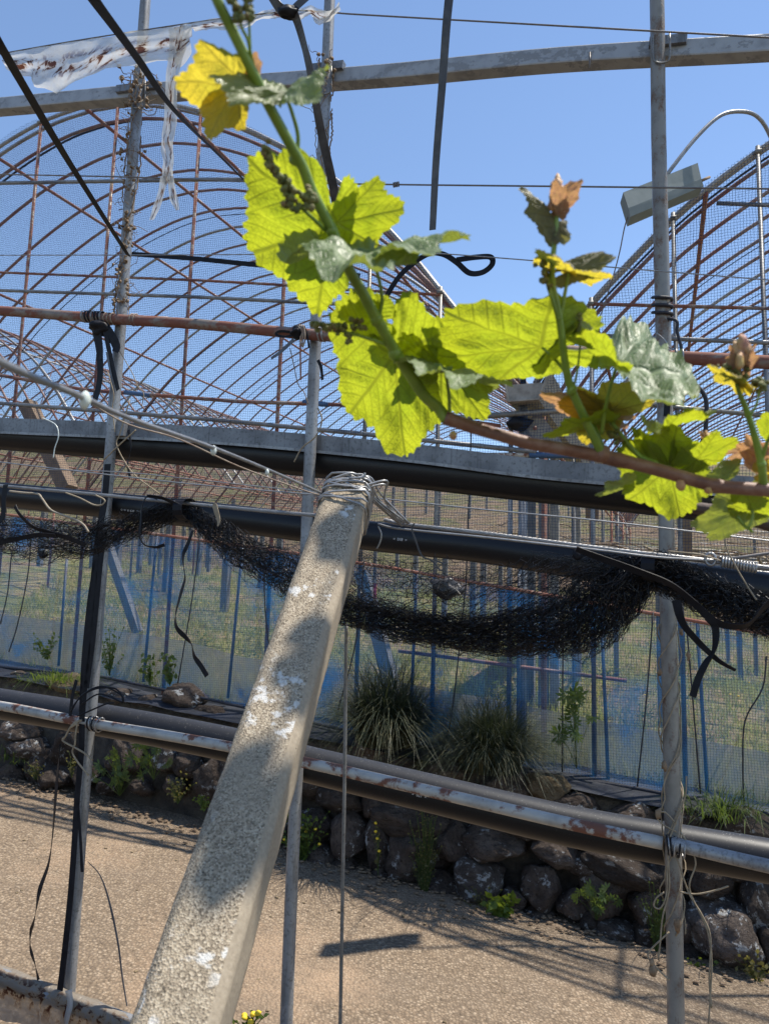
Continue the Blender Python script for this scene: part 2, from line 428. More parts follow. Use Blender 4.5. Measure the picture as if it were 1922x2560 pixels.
M['thread'] = mat_noise('black_net_thread', [(.004, .004, .005), (.012, .012, .014)], 80, .4, 0, .1, spec=.3)

t = NT('aggregate_concrete')
v1 = t.vor(400, out='Color'); vd = t.vor(400); nb = t.noise(6, 7, rough=.7); nf = t.noise(420, 4)
sv = t.n('ShaderNodeSeparateColor'); t.l(v1, sv.inputs[0])
col = t.ramp(sv.outputs[0], [(0, (.11, .088, .062)), (.3, (.25, .20, .142)), (.7, (.365, .30, .215)), (1, (.48, .41, .31))])
col = t.mix(t.ramp(nb, thr(.45, .75)), col, (.27, .225, .165), 'MIX')
pit = t.math('MULTIPLY', t.ramp(t.vor(58), [(.06, (1,) * 3), (.14, (0,) * 3)]), t.ramp(t.noise(25, 3), thr(.45, .5)))
col = t.mix(t.math('MULTIPLY', pit, .8), col, (.06, .05, .04))
lich = t.math('MULTIPLY', t.ramp(t.noise(38, 4, rough=.55), thr(.56, .62)), t.ramp(t.noise(5.5, 2), thr(.50, .56)))
stn = t.ramp(t.noise(3.2, 6, rough=.7), thr(.5, .62)); col = t.mix(t.math('MULTIPLY', stn, .5), col, (.17, .14, .105))
col = t.mix(t.math('MULTIPLY', lich, .8), col, (.62, .61, .58))
gst = t.ramp(t.noise(17, 3), thr(.72, .74)); col = t.mix(gst, col, (.26, .28, .31))
M['concrete'] = t.set(col, .9, 0, t.bump(t.math('ADD', vd, t.math('MULTIPLY', nf, .5)), .7, .0019), .25)
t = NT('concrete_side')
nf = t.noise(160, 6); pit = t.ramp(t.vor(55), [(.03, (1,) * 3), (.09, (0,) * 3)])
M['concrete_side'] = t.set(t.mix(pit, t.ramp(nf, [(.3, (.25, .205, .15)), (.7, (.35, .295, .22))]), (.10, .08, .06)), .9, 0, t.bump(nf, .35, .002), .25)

t = NT('road_surface')
v1 = t.vor(62, out='Color'); vd = t.vor(62); v2 = t.vor(150); big = t.noise(.7, 5); nf = t.noise(160, 4)
sv = t.n('ShaderNodeSeparateColor'); t.l(v1, sv.inputs[0])
col = t.ramp(sv.outputs[0], [(0, (.075, .054, .037)), (.3, (.205, .15, .10)), (.65, (.27, .203, .138)), (1, (.38, .30, .215))])
sand = t.ramp(t.math('ADD', t.noise(1.1, 5), t.math('MULTIPLY', t.noise(40, 3), .35)), thr(.66, .90))
gap = t.ramp(vd, [(.35, (0,) * 3), (.62, (1,) * 3)])
col = t.mix(t.math('MULTIPLY', gap, .75), col, (.10, .073, .05))
col = t.mix(t.math('MULTIPLY', sand, .85), col, (.37, .255, .165))
patch = t.ramp(t.noise(2.3, 6, rough=.65, dist=.6), thr(.48, .68)); col = t.mix(t.math('MULTIPLY', patch, .45), col, (.15, .115, .085))
crk = t.ramp(t.vor(420), thr(.2, .6)); col = t.mix(t.math('MULTIPLY', crk, .25), col, (.36, .275, .19))
M['road'] = t.set(col, .9, 0, t.bump(t.math('SUBTRACT', t.math('MULTIPLY', nf, .4), vd), 1.0, .012), .25)

def mat_stone(name, a, b, c, lichen):
    t = NT(name); oi = t.n('ShaderNodeObjectInfo')
    of = t.n('ShaderNodeVectorMath', operation='ADD'); t.l(t.co.outputs['Object'], of.inputs[0])
    cb = t.n('ShaderNodeCombineXYZ'); t.l(t.math('MULTIPLY', oi.outputs['Random'], 30), cb.inputs[0]); t.l(cb.outputs[0], of.inputs[1])
    v = of.outputs[0]
    n1 = t.noise(1.6, 8, v, .65); n2 = t.noise(7, 7, v, .7); n3 = t.noise(30, 4, v)
    col = t.ramp(n1, [(.3, a), (.5, b), (.72, c)])
    col = t.mix(t.ramp(n2, thr(.5, .66)), col, tuple(x * .45 for x in b))
    li = t.math('MULTIPLY', t.ramp(t.noise(3.6, 7, v, .7), thr(.54, .60)), t.ramp(t.noise(1.3, 2, v), thr(lichen, lichen + .06)))
    col = t.mix(li, col, (.52, .52, .50))
    hue = t.n('ShaderNodeHueSaturation'); t.l(col, hue.inputs['Color'])
    t.l(t.math('ADD', t.math('MULTIPLY', oi.outputs['Random'], .7), .62), hue.inputs['Value'])
    h = t.math('ADD', t.math('ADD', n2, t.math('MULTIPLY', n3, .4)), t.math('MULTIPLY', n1, 2))
    return t.set(hue.outputs[0], .92, 0, t.bump(h, 1.0, .035), .2)
M['stone'] = mat_stone('dark_field_stone', (.060, .044, .035), (.112, .085, .068), (.18, .143, .117), .54)
M['stone_tan'] = mat_stone('tan_stone', (.17, .12, .07), (.23, .175, .105), (.29, .23, .15), .8)
M['stone_white'] = mat_stone('lichened_stone', (.075, .058, .047), (.13, .103, .086), (.19, .16, .137), .40)
M['earth'] = mat_noise('dark_earth', [(.035, .028, .022), (.075, .058, .042), (.12, .095, .065)], 9, .95, 0, .9, 40, .03)
M['sheet_black'] = mat_noise('black_ground_sheet', [(.012, .014, .02), (.03, .035, .05)], 6, .6, 0, .4, 20, .02)
t = NT('field_ground')
n1 = t.noise(.8, 6); n2 = t.noise(12, 6); n3 = t.noise(60, 5)
col = t.ramp(n1, [(.3, (.16, .19, .055)), (.43, (.26, .25, .09)), (.54, (.36, .28, .15)), (.70, (.31, .19, .12))])
col = t.mix(t.math('MULTIPLY', t.ramp(n2, thr(.4, .7)), .6), col, (.09, .12, .04)); col = t.mix(t.ramp(n3, thr(.55, .75)), col, (.36, .31, .17))
M['field'] = t.set(col, .95, 0, t.bump(t.math('ADD', n2, n3), .9, .05), .1)
t = NT('hill_cover')
n1 = t.noise(.3, 7); n2 = t.noise(1.4, 7); n3 = t.noise(9, 5)
col = t.ramp(n1, [(.35, (.17, .13, .085)), (.47, (.22, .155, .11)), (.56, (.13, .135, .055)), (.7, (.25, .175, .13))])
col = t.mix(t.math('MULTIPLY', t.ramp(n2, thr(.45, .65)), .6), col, (.085, .09, .04)); col = t.mix(t.ramp(n3, thr(.5, .7)), col, (.25, .19, .145))
M['hill'] = t.set(col, .95, 0, t.bump(t.math('ADD', n2, n3), .8, .3), .1)

def mat_blade(name, cols, tr, tw=.4):
    t = NT(name); uvn = t.n('ShaderNodeTexCoord'); n1 = t.noise(18, 3)
    c = t.ramp(n1, [(.3 + .4 * i / (len(cols) - 1), cols[i]) for i in range(len(cols))])
    t.set(c, .5, 0, None, .35)
    tl = t.n('ShaderNodeBsdfTranslucent'); tl.inputs[0].default_value = (*tr, 1)
    mx = t.n('ShaderNodeMixShader'); mx.inputs[0].default_value = tw
    t.l(t.b.outputs[0], mx.inputs[1]); t.l(tl.outputs[0], mx.inputs[2]); t.l(mx.outputs[0], t.out.inputs[0])
    return t.m
M['tuft'] = mat_blade('lilyturf_blade', [(.016, .024, .015), (.032, .040, .02), (.12, .11, .055)], (.05, .065, .02), .22)
M['grass'] = mat_blade('meadow_blade', [(.14, .20, .05), (.27, .29, .09), (.46, .39, .19), (.34, .22, .12)], (.42, .46, .12))
M['weed'] = mat_blade('weed_leaf', [(.045, .08, .02), (.08, .12, .03), (.13, .15, .05)], (.14, .20, .03))
M['weed_bright'] = mat_blade('bright_weed_leaf', [(.08, .13, .02), (.13, .18, .03)], (.26, .34, .03))
M['weed_yellow'] = mat_blade('yellowing_weed_leaf', [(.10, .10, .03), (.20, .17, .06)], (.28, .25, .06))
M['petal'] = mat_noise('yellow_petal', [(.70, .46, .02), (.80, .58, .04)], 30, .6)
M['print'] = mat_noise('white_print', [(.55, .55, .55), (.7, .7, .7)], 200, .6)
M['red'] = mat_noise('red_tape', [(.45, .03, .04), (.6, .05, .08)], 20, .5)

# ------------------------------------------------------------------ ground, field, hill
def sheet(s0, s1, t0, t1, ns, n_t, zf):
    return [[st(s0 + (s1 - s0) * i / ns, t0 + (t1 - t0) * j / n_t, zf(s0 + (s1 - s0) * i / ns, t0 + (t1 - t0) * j / n_t)) for j in range(n_t + 1)] for i in range(ns + 1)]
TB = (DB - DF) * math.cos(AZ)                    # t of the wall foot
def road_h(s, t): return road_z(s) + .012 * noise.noise(V((s * 1.3, t * 1.3, 0)))
struct(MB().grid(sheet(-60, 60, -4.2, TB + .35, 160, 40, road_h)).build('road', M['road']))
def bank_h(s, t): return road_z(s) - .02 + min(1, max(0, (-3.95 - t) / .55)) * .62
struct(MB().grid(sheet(-60, 60, -30, -3.9, 60, 40, bank_h)).build('bank', M['earth']))
struct(MB().grid(sheet(-70, 60, .03, 11, 200, 40, field_z)).build('field', M['field']))
struct(MB().grid(sheet(-70, 60, 11, 34, 130, 40, field_z)).build('hillside', M['hill']))
def hill_h(s, t): return field_z(s, t) + .9 * noise.noise(V((s * .06, t * .06, 1))) * min(1, (t - 33.8) / 6) + (1.0 * min(1, max(0, (s + 10) / 30)) * min(1, (t - 33.8) / 10))
struct(MB().grid(sheet(-160, 160, 33.8, 120, 80, 40, hill_h)).build('hill', M['hill']))
struct(MB().grid(sheet(-900, 900, 119, 1500, 20, 10, lambda s, t: hill_h(s, 120) - 1 - .01 * (t - 119))).build('terrain', M['hill']))

# ------------------------------------------------------------------ dry stone wall
rnd = random.Random(5)
wall = thing('stone_wall', 'low dry stone retaining wall of dark boulders along the road', 'stone wall', st(-1, TB + .3, 0))
mb = MB()
P = [[], [], []]
for i in range(121):
    s = -30 + 60 * i / 120
    zr, zt = road_z(s) - .2, .70 - .095 * s - .03
    P[0].append(st(s, TB + .22, zr)); P[1].append(st(s, TB + .34, zt - .05)); P[2].append(st(s, .02, zt))
mb.grid(P).build('earth_backing', M['earth'], wall)
stone_meshes = {}
def rock_mesh(k):
    if k in stone_meshes: return stone_meshes[k]
    me = bpy.data.meshes.new('stone'); vs_, fs_ = ico(4)
    rr = random.Random(k * 11 + 3); pl_ = []
    for j in range(19):
        n_ = V((rr.gauss(0, 1), rr.gauss(0, 1), rr.gauss(0, 1))).normalized(); pl_.append((n_, rr.uniform(.60, .95)))
    out = []
    for q in vs_:
        d = 1.0
        for n_, h in pl_:
            c = q.dot(n_)
            if c > 1e-3: d = min(d, h / c)
        d = d * .97 + .03 * .92
        d += .07 * noise.noise(q * 2.6 + V((k * 5.1, 0, 0))) + .055 * noise.noise(q * 6 + V((k, 3, 1))) + .03 * noise.noise(q * 13 + V((k, 7, 1)))
        out.append(tuple(q * d))
    me.from_pydata(out, [], fs_); me.polygons.foreach_set('use_smooth', [True] * len(fs_))
    stone_meshes[k] = me; return me
variants = {}
def stone_obj(k, mat):
    key = (k, mat)
    if key not in variants:
        me = rock_mesh(k).copy(); me.materials.append(M[mat]); variants[key] = me
    return variants[key]
def put_stone(px, py, rx, ry, mat='stone', tilt=0, k=None):
    P0 = on(px, py, DB + .1)
    s = P0.dot(UV_); f = max(0, min(1, (P0.z - road_z(s)) / .9))
    d = DB + .10 + .26 * f + (.14 if py < 1790 + 0.12 * px else 0)
    P0 = on(px, py, d); dep = (P0 - CAM).dot(FW)
    o = bpy.data.objects.new('stone', stone_obj(k if k is not None else rnd.randrange(14), mat)); C.objects.link(o)
    w, h = rx / FP * dep * 1.13, ry / FP * dep * 1.13
    o.parent = wall; o.location = P0 + NV * (.30 * min(w, h)) - BASE[wall.name]
    o.scale = (w, max(.6 * (w + h), .08), h)
    o.rotation_euler = (rnd.uniform(-.15, .15), rad(tilt) + rnd.uniform(-.08, .08), -AZ + rnd.uniform(-.2, .2))
STONES = [(1366, 1966, 58, 36, 'stone_tan'), (1437, 2012, 62, 36), (1579, 2042, 58, 38), (1880, 2072, 64, 46), (1258, 1968, 66, 36), (930, 1880, 66, 48),
 (843, 1996, 64, 42), (1008, 2042, 105, 46), (1035, 2140, 82, 70), (870, 2095, 46, 60), (1233, 2106, 86, 47), (1195, 2196, 78, 54, 'stone_white'), (1100, 2215, 42, 32),
 (1386, 2128, 64, 38), (1352, 2216, 52, 60), (1505, 2228, 64, 72, 'stone', 40), (1430, 2265, 40, 44), (1555, 2165, 105, 42, 'stone', 10), (1615, 2265, 52, 52), (1772, 2212, 66, 48),
 (1805, 2335, 98, 92, 'stone_white'), (1888, 2262, 44, 64, 'stone_white'), (1535, 2342, 66, 38, 'stone_white', 15), (1342, 2305, 46, 32), (1556, 2212, 32, 26), (1918, 2370, 28, 52),
 (457, 1744, 52, 33), (365, 1757, 40, 20), (520, 1787, 52, 26), (309, 1890, 56, 56, 'stone', -35), (406, 1897, 34, 38, 'stone_white'), (468, 1910, 38, 32), (533, 1945, 50, 54), (436, 1968, 38, 26),
 (70, 1872, 64, 33, 'stone_white'), (101, 1912, 36, 46), (163, 1870, 30, 42), (50, 1828, 56, 26), (135, 1945, 46, 30), (54, 1700, 40, 24), (175, 1712, 60, 27, 'stone_tan'), (297, 1745, 46, 24),
 (235, 1812, 50, 34), (210, 1938, 44, 34), (20, 1935, 40, 30), (600, 1990, 52, 42), (650, 1930, 48, 40), (700, 1990, 50, 44), (770, 1960, 44, 40), (680, 2060, 56, 36), (770, 2080, 52, 50), (800, 2150, 46, 32),
 (940, 2010, 40, 40), (948, 2110, 40, 60), (1130, 2110, 44, 50), (1300, 2060, 60, 40), (1470, 2085, 60, 36), (1690, 2110, 62, 42), (1660, 2190, 50, 46), (1690, 2300, 48, 60), (1830, 2160, 60, 40), (1280, 2260, 40, 36),
 (1460, 2165, 44, 34), (1480, 2310, 46, 32), (1620, 2340, 46, 40), (1710, 2390, 50, 34), (1120, 1930, 50, 32), (790, 1880, 50, 34), (600, 1820, 50, 30), (690, 1840, 48, 32), (1700, 2050, 54, 34), (1040, 1960, 56, 30),
 (350, 1820, 44, 30), (430, 1825, 44, 30), (520, 1860, 40, 26), (270, 1970, 36, 24), (350, 1968, 34, 24), (90, 1770, 48, 26), (10, 1760, 44, 28), (230, 1765, 40, 22), (960, 2190, 40, 30), (1420, 2060, 34, 24), (1240, 2030, 46, 26),
 (860, 2170, 40, 26), (560, 2020, 34, 24), (1010, 1915, 40, 26), (1180, 1985, 44, 28)]
for i, q in enumerate(STONES):
    put_stone(q[0], q[1], q[2], q[3], q[4] if len(q) > 4 else 'stone', q[5] if len(q) > 5 else 0, i % 14)
for i in range(80):                                       # the wall runs on past both edges of the view
    s = rnd.choice((rnd.uniform(-12, -5.6), rnd.uniform(.9, 6))); h = rnd.uniform(.05, .85)
    o = bpy.data.objects.new('stone', stone_obj(rnd.randrange(14), 'stone')); C.objects.link(o); o.parent = wall
    o.location = st(s, TB + .15 + .28 * h, road_z(s) + h) - BASE[wall.name]; r_ = rnd.uniform(.13, .24)
    o.scale = (r_ * rnd.uniform(1, 1.4), r_, r_); o.rotation_euler = (rnd.random(), rnd.random() * .4, rnd.random() * 6)

# litter along the wall foot
mb = MB()
for i in range(900):
    s = rnd.uniform(-6, 1.6); t_ = TB - abs(rnd.gauss(0, .16)) + .1
    c = st(s, t_, road_z(s) + .012); r_ = rnd.uniform(.004, .016)
    mb.blob(c, (r_ * 1.4, r_, r_ * .5), i, .3, 1)
tag(mb.build('litter', M['dry']), 'crumbled leaf litter and grit along the wall foot', 'litter', kind='stuff')
mb = MB()
for i in range(300):
    s = rnd.uniform(-6, 2); t_ = rnd.uniform(-3.9, TB)
    r_ = rnd.uniform(.003, .010); mb.blob(st(s, t_, road_z(s) + r_ * .3), (r_ * 1.3, r_, r_ * .6), i, .4, 1)
tag(mb.build('grit', M['stone_tan']), 'loose grit scattered over the road', 'grit', kind='stuff')

# ------------------------------------------------------------------ greenhouses
PL = [(0, 3.44), (.28, 3.78), (.6, 4.15), (1.05, 4.75), (1.53, 5.29), (1.88, 5.60), (2.3, 5.90), (2.7, 6.15), (3.1, 6.36), (3.5, 6.52), (3.95, 6.64), (4.40, 6.68)]
PR = [(0, 3.52), (.2, 3.83), (.41, 4.10), (.64, 4.34), (.98, 4.67), (1.32, 4.93), (1.75, 5.20), (2.3, 5.48), (2.9, 5.70), (3.6, 5.86), (4.40, 5.92)]
HB = .80                                                 # distance between hoops
AX = NV + V((0, 0, .052))                                # houses climb a little
def prof_pts(prof, s0, dz, mirror):
    a = [V((x, z, 0)) for x, z in prof]; a = sm(a, 3)
    half = [(p.x, p.y) for p in a]; W_ = 8.8
    full = half + [(W_ - x, z) for x, z in reversed(half[:-1])]
    return [(s0 + x, z + dz + (-.02 * x if mirror else 0)) for x, z in full]
def house(label, prof, s0, dz, uprights, rails, nh=36, HB=.50, front=True, rh=.017, web=False):
    pts = prof_pts(prof, s0, dz, False)
    base = st(s0 + 4.4, 0, field_z(s0 + 4.4, 0))
    g = thing('greenhouse_frame', label, 'greenhouse frame', base)
    W3 = [st(s, 0, z) for s, z in pts]
    me = {}
    for nm, mt, r_ in (('hoop', 'hoop', rh), ('hoop', 'hoop_grey', rh + .001)):
        o = MB().tube(W3, r_, 6).build(nm, M[mt], g); me[mt] = o.data
        o.location = AX * (0 if mt == 'hoop_grey' else .30)
    rr = random.Random(int(s0 * 10))
    for i in range(1, nh):
        mt = 'hoop_grey' if i == 1 or rr.random() < .12 else 'hoop'
        o = bpy.data.objects.new('hoop', me[mt]); C.objects.link(o); o.parent = g
        o.location = AX * ((.10 if i == 1 else .30 + HB * (i - 1)) + rr.uniform(-.03, .03)) + V((0, 0, rr.uniform(-.012, .012)))
    L = .30 + HB * (nh - 2)
    for fx in (0.0, .10, .24, .38, .5, .62, .76, .90, 1.0):
        i = int(fx * (len(pts) - 1)); s, z = pts[i]
        MB().tube([st(s, 0, z - .028), st(s, 0, z - .028) + AX * L], .018, 6).build('purlin', M['rust' if rr.random() < .75 else 'hoop_grey'], g)
    # black holding cords that run over the hoops
    for i in range(9):
        q = .5 + i * 1.7 + rr.uniform(-.3, .3); sk = rr.uniform(-.25, .25)
        cp = [st(s, 0, z + .01) + AX * (q + sk * (s - s0) / 8.8) for s, z in pts]
        MB().tube(cp, .006 if i % 3 else .011, 4, False).build('holding_cord', M['cord'], g)
    # tie posts down the valley line
    for i in range(0, 9):
        t_ = .5 + i * 2.1
        MB().tube([st(s0, t_, field_z(s0, t_) - .1), st(s0, t_, pts[0][1] + .052 * t_)], .022, 6).build('valley_post', M['galv_old' if i % 2 else 'rust'], g)
    for zz in (-.25, .05):
        MB().tube([st(s0 + 8.8, 0.02, pts[-1][1] + zz), st(s0 + 8.8, 0.02, pts[-1][1] + zz) + AX * L], .016, 6).build('eave_pipe', M['rust'], g)
    # tie bars across the house and diagonal web braces
    for i in range(7 if web else 0):
        t_ = 1.2 + i * 2.4; z_ = pts[0][1] + .052 * t_ + .12
        MB().tube([st(s0, t_, z_), st(s0 + 8.8, t_, z_)], .013, 6).build('tie_bar', M['rust'], g)
        for k in range(3):
            x = 1.6 + k * 2.6; j = min(range(len(pts)), key=lambda a: abs(pts[a][0] - s0 - x - .9))
            MB().tube([st(s0 + x, t_, z_), st(pts[j][0], t_, pts[j][1] + .052 * t_)], .010, 5).build('web_brace', M['rust'], g)
    # roof net: sheet over the hoops
    ar = [0]
    for i in range(1, len(W3)): ar.append(ar[-1] + (W3[i] - W3[i - 1]).length)
    n_t = 30
    P = [[w + AX * (L * j / n_t) + V((0, 0, .012 - .03 * abs(math.sin(j * 2.1 + i))))  for j in range(n_t + 1)] for i, w in enumerate(W3)]
    U = [[(ar[i], L * j / n_t) for j in range(n_t + 1)] for i in range(len(W3))]
    MB().grid(P, U).build('roof_net', M['roofnet'], g)
    if front:
        P, U = [], []
        for (s, z), w in zip(pts, W3):
            zb = pts[0][1] - 1.5 + .75 if False else 2.0 - .11 * (s + 2)
            col_ = [st(s, -.035 + .02 * math.sin(s * 5 + k), zb + (z + .02 - zb) * k / 10) for k in range(11)]
            P.append(col_); U.append([(s, zb + (z - zb) * k / 10) for k in range(11)])
        MB().grid(P, U).build('front_net', M['birdnet'], g)
    for s, mt, rr_ in uprights:
        j = min(range(len(pts)), key=lambda a: abs(pts[a][0] - s)); z = pts[j][1]
        if pts[j][0] < s and j + 1 < len(pts): z += (pts[j + 1][1] - z) * (s - pts[j][0]) / (pts[j + 1][0] - pts[j][0])
        elif j > 0 and pts[j][0] > s: z += (pts[j - 1][1] - z) * (s - pts[j][0]) / (pts[j - 1][0] - pts[j][0])
        u_ = MB().tube([st(s, -.01, field_z(s, 0) - .1), st(s, -.01, z + .03)], rr_, 8).build('upright', M[mt], g)
        MB().tube([st(s - .02, -.03, z - .02), st(s + .02, -.03, z - .02)], .018, 6).build('clamp', M['galv_old'], u_)
    for q, mt, rr_ in rails:
        MB().tube(onl(q, DF - .03), rr_, 8).build('rail', M[mt], g)
    return g
houseL = house('wide arched greenhouse frame of rusty hoops behind the left pole', PL, -9.67, 0,
      [(-7.7, 'rust_rail', .0165), (-6.75, 'rust_rail', .0165), (-5.81, 'rust_rail', .0165), (-4.87, 'rust_rail', .0165), (-3.92, 'rust_rail', .0165), (-2.98, 'rust_rail', .0165), (-2.2, 'galv_old', .0165), (-1.6, 'galv_old', .0165)],
      [([(-200, 462), (0, 458), (500, 449), (835, 449)], 'galv', .018), ([(-200, 677), (0, 681), (500, 701), (683, 711), (850, 723), (1100, 737)], 'rust_rail', .0125),
       ([(-200, 722), (0, 726), (500, 743), (740, 755), (1073, 771)], 'galv', .0165), ([(-200, 926), (0, 938), (217, 975), (600, 1004), (850, 1012)], 'rust_rail', .017),
       ([(850, 1012), (1000, 1030), (1250, 1065)], 'rust_rail', .016),
       ([(-200, 1000), (0, 1008), (544, 1050), (961, 1090), (1340, 1130)], 'galv', .019)])
houseR = house('arched greenhouse frame at the right edge behind the grey lamp box', PR, -.87, 0,
      [(-.46, 'galv', .0165), (.11, 'galv', .0165), (.67, 'galv', .0165), (1.6, 'galv', .0165)],
      [([(1480, 760), (1913, 771), (2100, 776)], 'rust_rail', .0135), ([(1790, 508), (1922, 513), (2100, 517)], 'galv', .015), ([(1456, 837), (1677, 847), (1922, 857), (2100, 864)], 'galv', .0165),
       ([(1340, 985), (1600, 1010), (1922, 1040)], 'galv_old', .016)], 34, .52)
houseF = house('far left neighbour greenhouse frame seen as dense rusty lattice', PL, -18.6, .75, [], [], 40, .5, False, .021, True)
# joints of blue tape on the second rust rail
for k, (px, py) in enumerate(((345, 985), (790, 1009))):
    MB().tube(onl([(px - 32, py - 4), (px + 32, py + 3)], DF - .03), .021, 8).build('tape_joint', M['blue_tape'], houseL)

# valley gutter between the two houses
gut = thing('valley_gutter', 'grey sheet metal trough where the two greenhouse roofs meet', 'gutter', st(-.95, 0, 3.2))
s_, z_ = -.93, 3.36
prof_g = [(-.16, .20), (-.11, 0), (.11, 0), (.19, .22), (.18, .22), (.10, .012), (-.10, .012), (-.15, .20)]
MB().beam([st(s_, -.12, z_), st(s_, -.12, z_) + AX * 9], prof_g, V((0, 0, 1))).build('trough', M['wood'], gut, False)
MB().box(st(s_, -.10, z_ + .07), UV_ * .13, NV * .006, V((0, 0, .06))).build('end_plate', M['wood'], gut, False)
MB().tube([st(s_ - .02, -.02, z_ + .1), st(s_ - .02, -.02, z_ + .26)], .022, 8).build('downpipe_stub', M['strap'], gut)
vp = thing('valley_support', 'pale steel post carrying the valley gutter between two greenhouses', 'post', st(-.95, .05, .7))
MB().tube([st(-.96, .05, .6), st(-.96, .05, 3.36)], .034, 10).build('post', M['galv_light'], vp)
MB().tube([st(-1.05, .04, .6), st(-1.05, .04, 3.30)], .018, 8).build('side_tube', M['galv_light'], vp)
MB().blob(st(-.98, 0, 3.22), (.09, .06, .05), 3, .5, 2).build('lashing', M['strap'], vp)
MB().tube([st(-1.9, -.03, 3.28), st(.1, -.03, 3.30)], .022, 8).build('cross_arm', M['galv_old'], vp)
MB().tube([st(-1.9, -.02, 3.02), st(-.9, -.02, 2.98)], .018, 8).build('lower_arm', M['rust_white'], vp)
MB().tube([st(-.9, -.02, 2.98), st(-.55, -.02, 2.96)], .024, 8).build('arm_sleeve', M['blue_tape'], vp)
MB().box(st(-.80, .1, 3.13), (UV_ * .10 + V((0, 0, -.14))), NV * .06, (V((0, 0, .06)) + UV_ * .045)).build('bracing_board', M['wood'], vp, False)

# vineyard trellis inside: wires and posts over the field
tr = thing('trellis', 'overhead vineyard trellis of parallel wires above the field', 'trellis', st(0, 6, field_z(0, 6)))
for i in range(60):
    t_ = .9 + i * .34 + rnd.uniform(-.05, .05); f = lambda s: field_z(s, t_) + 1.46 + .05 * math.sin(s + i) - .02 * (i % 3)
    MB().tube([st(s, t_, f(s)) for s in (-16, -10, -5, 0, 5, 10)], .017 if i in (2, 5, 8, 11, 15, 19) else (.0050 if i % 3 else .008), 5, False).build('wire', M['wood' if i in (2, 5, 8, 11, 15, 19) else 'rope' if i % 3 else 'wire'], tr)
for i in range(40):
    s = -14 + i * .55 + rnd.uniform(-.1, .1)
    MB().tube([st(s, t_, field_z(s, t_) + 1.49) for t_ in (.6, 5, 10, 16, 24)], .003, 4, False).build('wire', M['wire_dark'], tr)
# dormant vine arms lying on the wires
for i in range(90):
    s = rnd.uniform(-13, 4); t_ = rnd.uniform(1.5, 15); a = rnd.uniform(0, 6.28); p = []
    for k in range(7):
        p.append(st(s, t_, field_z(s, t_) + 1.52 + rnd.uniform(-.04, .06))); a += rnd.uniform(-.5, .5)
        s += .35 * math.cos(a); t_ += .35 * math.sin(a)
    MB().tube(sm(p, 3), [.015 - .011 * k / 18 for k in range(19)], 5).build('vine_arm', M['dry' if i % 3 else 'dry_pale'], tr)

def field_post(px, pyt, pyb, w, mat='post_grey', label=None, lean=0):
    # foot stands where the ray meets the field
    v = ray(px, pyb); k = 5.2
    while k < 60:
        p = CAM + v * k; s, t_ = p.dot(UV_), p.dot(NV) - TF
        if t_ > .05 and p.z <= field_z(s, t_): break
        k += .03
    p = CAM + v * min(k, 40); dep = (p - CAM).dot(FW); r_ = max(.02, w / FP * dep / 2)
    h = (pyb - pyt) / FP * dep
    mb = MB()
    top = p + V((0, 0, max(h, 1.5))) + UV_ * lean
    prf = [(-r_, -r_), (r_, -r_), (r_, r_), (-r_, r_)]
    mb.beam([p - V((0, 0, .15)), top], prf, NV)
    o = mb.build('vineyard_post', M[mat], None, False)
    return tag(o, label or 'grey square vineyard post standing in the field beyond the net', 'post', 'vineyard posts in the field')
for q in [(347, 1300, 1433, 10), (414, 1290, 1480, 13), (561, 1330, 1529, 17), (495, 1320, 1439, 10), (292, 1320, 1425, 15), (518, 1320, 1419, 8), (230, 1300, 1420, 10), (100, 1290, 1415, 11), (650, 1340, 1470, 9), (455, 1300, 1415, 7),
          (1652, 1500, 1815, 16), (1110, 1400, 1560, 12), (1180, 1400, 1600, 14), (1440, 1450, 1640, 14), (1250, 1400, 1560, 10), (1540, 1500, 1690, 12), (1700, 1540, 1690, 8), (1820, 1540, 1680, 9), (1850, 1560, 1700, 12), (1890, 1560, 1690, 9)]:
    field_post(*q)
for i in range(70):
    s = -15 + rnd.randrange(14) * 1.7 + rnd.uniform(-.2, .2); t_ = 8 + rnd.randrange(9) * 1.9 + rnd.uniform(-.2, .2)
    p = st(s, t_, field_z(s, t_)); q = .03 + .015 * rnd.random()
    o = MB().beam([p - V((0, 0, .1)), p + V((0, 0, 1.5)) + UV_ * rnd.uniform(-.03, .03)], [(-q, -q), (q, -q), (q, q), (-q, q)], NV).build('vineyard_post', M['post_grey'], None, False)
    tag(o, 'grey square vineyard post standing in the field beyond the net', 'post', 'vineyard posts in the field')
for (px, pb, w, mt, lb) in ((1322, 1764, 27, 'post_grey', 'thick grey post just right of the concrete strut behind the hanging net'), (1358, 1776, 24, 'post_grey', 'grey post paired with a pale wooden one behind the hanging net'),
                            (1386, 1778, 22, 'wood', 'pale wooden post paired with a grey one behind the hanging net'), (1442, 1700, 20, 'wood', 'weathered wooden post right of the paired posts')):
    o = field_post(px, 1270, pb, w, mt, lb); del o['group']
    me = o.data                                            # these reach up to the gutter beams
    zt = max(v.co.z for v in me.vertices)
    for v in me.vertices:
        if v.co.z > .5 * zt: v.co.z += 1.25
def strut(p0, p1, w, label, mat='wood'):
    prf = [(-w, -w), (w, -w), (w, w), (-w, w)]
    o = MB().beam([p0, p1], prf, NV).build('leaning_post', M[mat], None, False); return tag(o, label, 'post')
strut(at(345, 1580, 8.6), at(262, 1340, 8.8), .045, 'grey leaning concrete brace post in the field behind the left pole', 'post_grey')
strut(at(985, 1735, 7.6), at(905, 1430, 7.9), .065, 'leaning brace post in the field right of the concrete strut', 'post_grey')
strut(at(172, 1225, 7.8), at(70, 1010, 8.2), .07, 'tan leaning timber above the black pipes at the left', 'wood_brown')
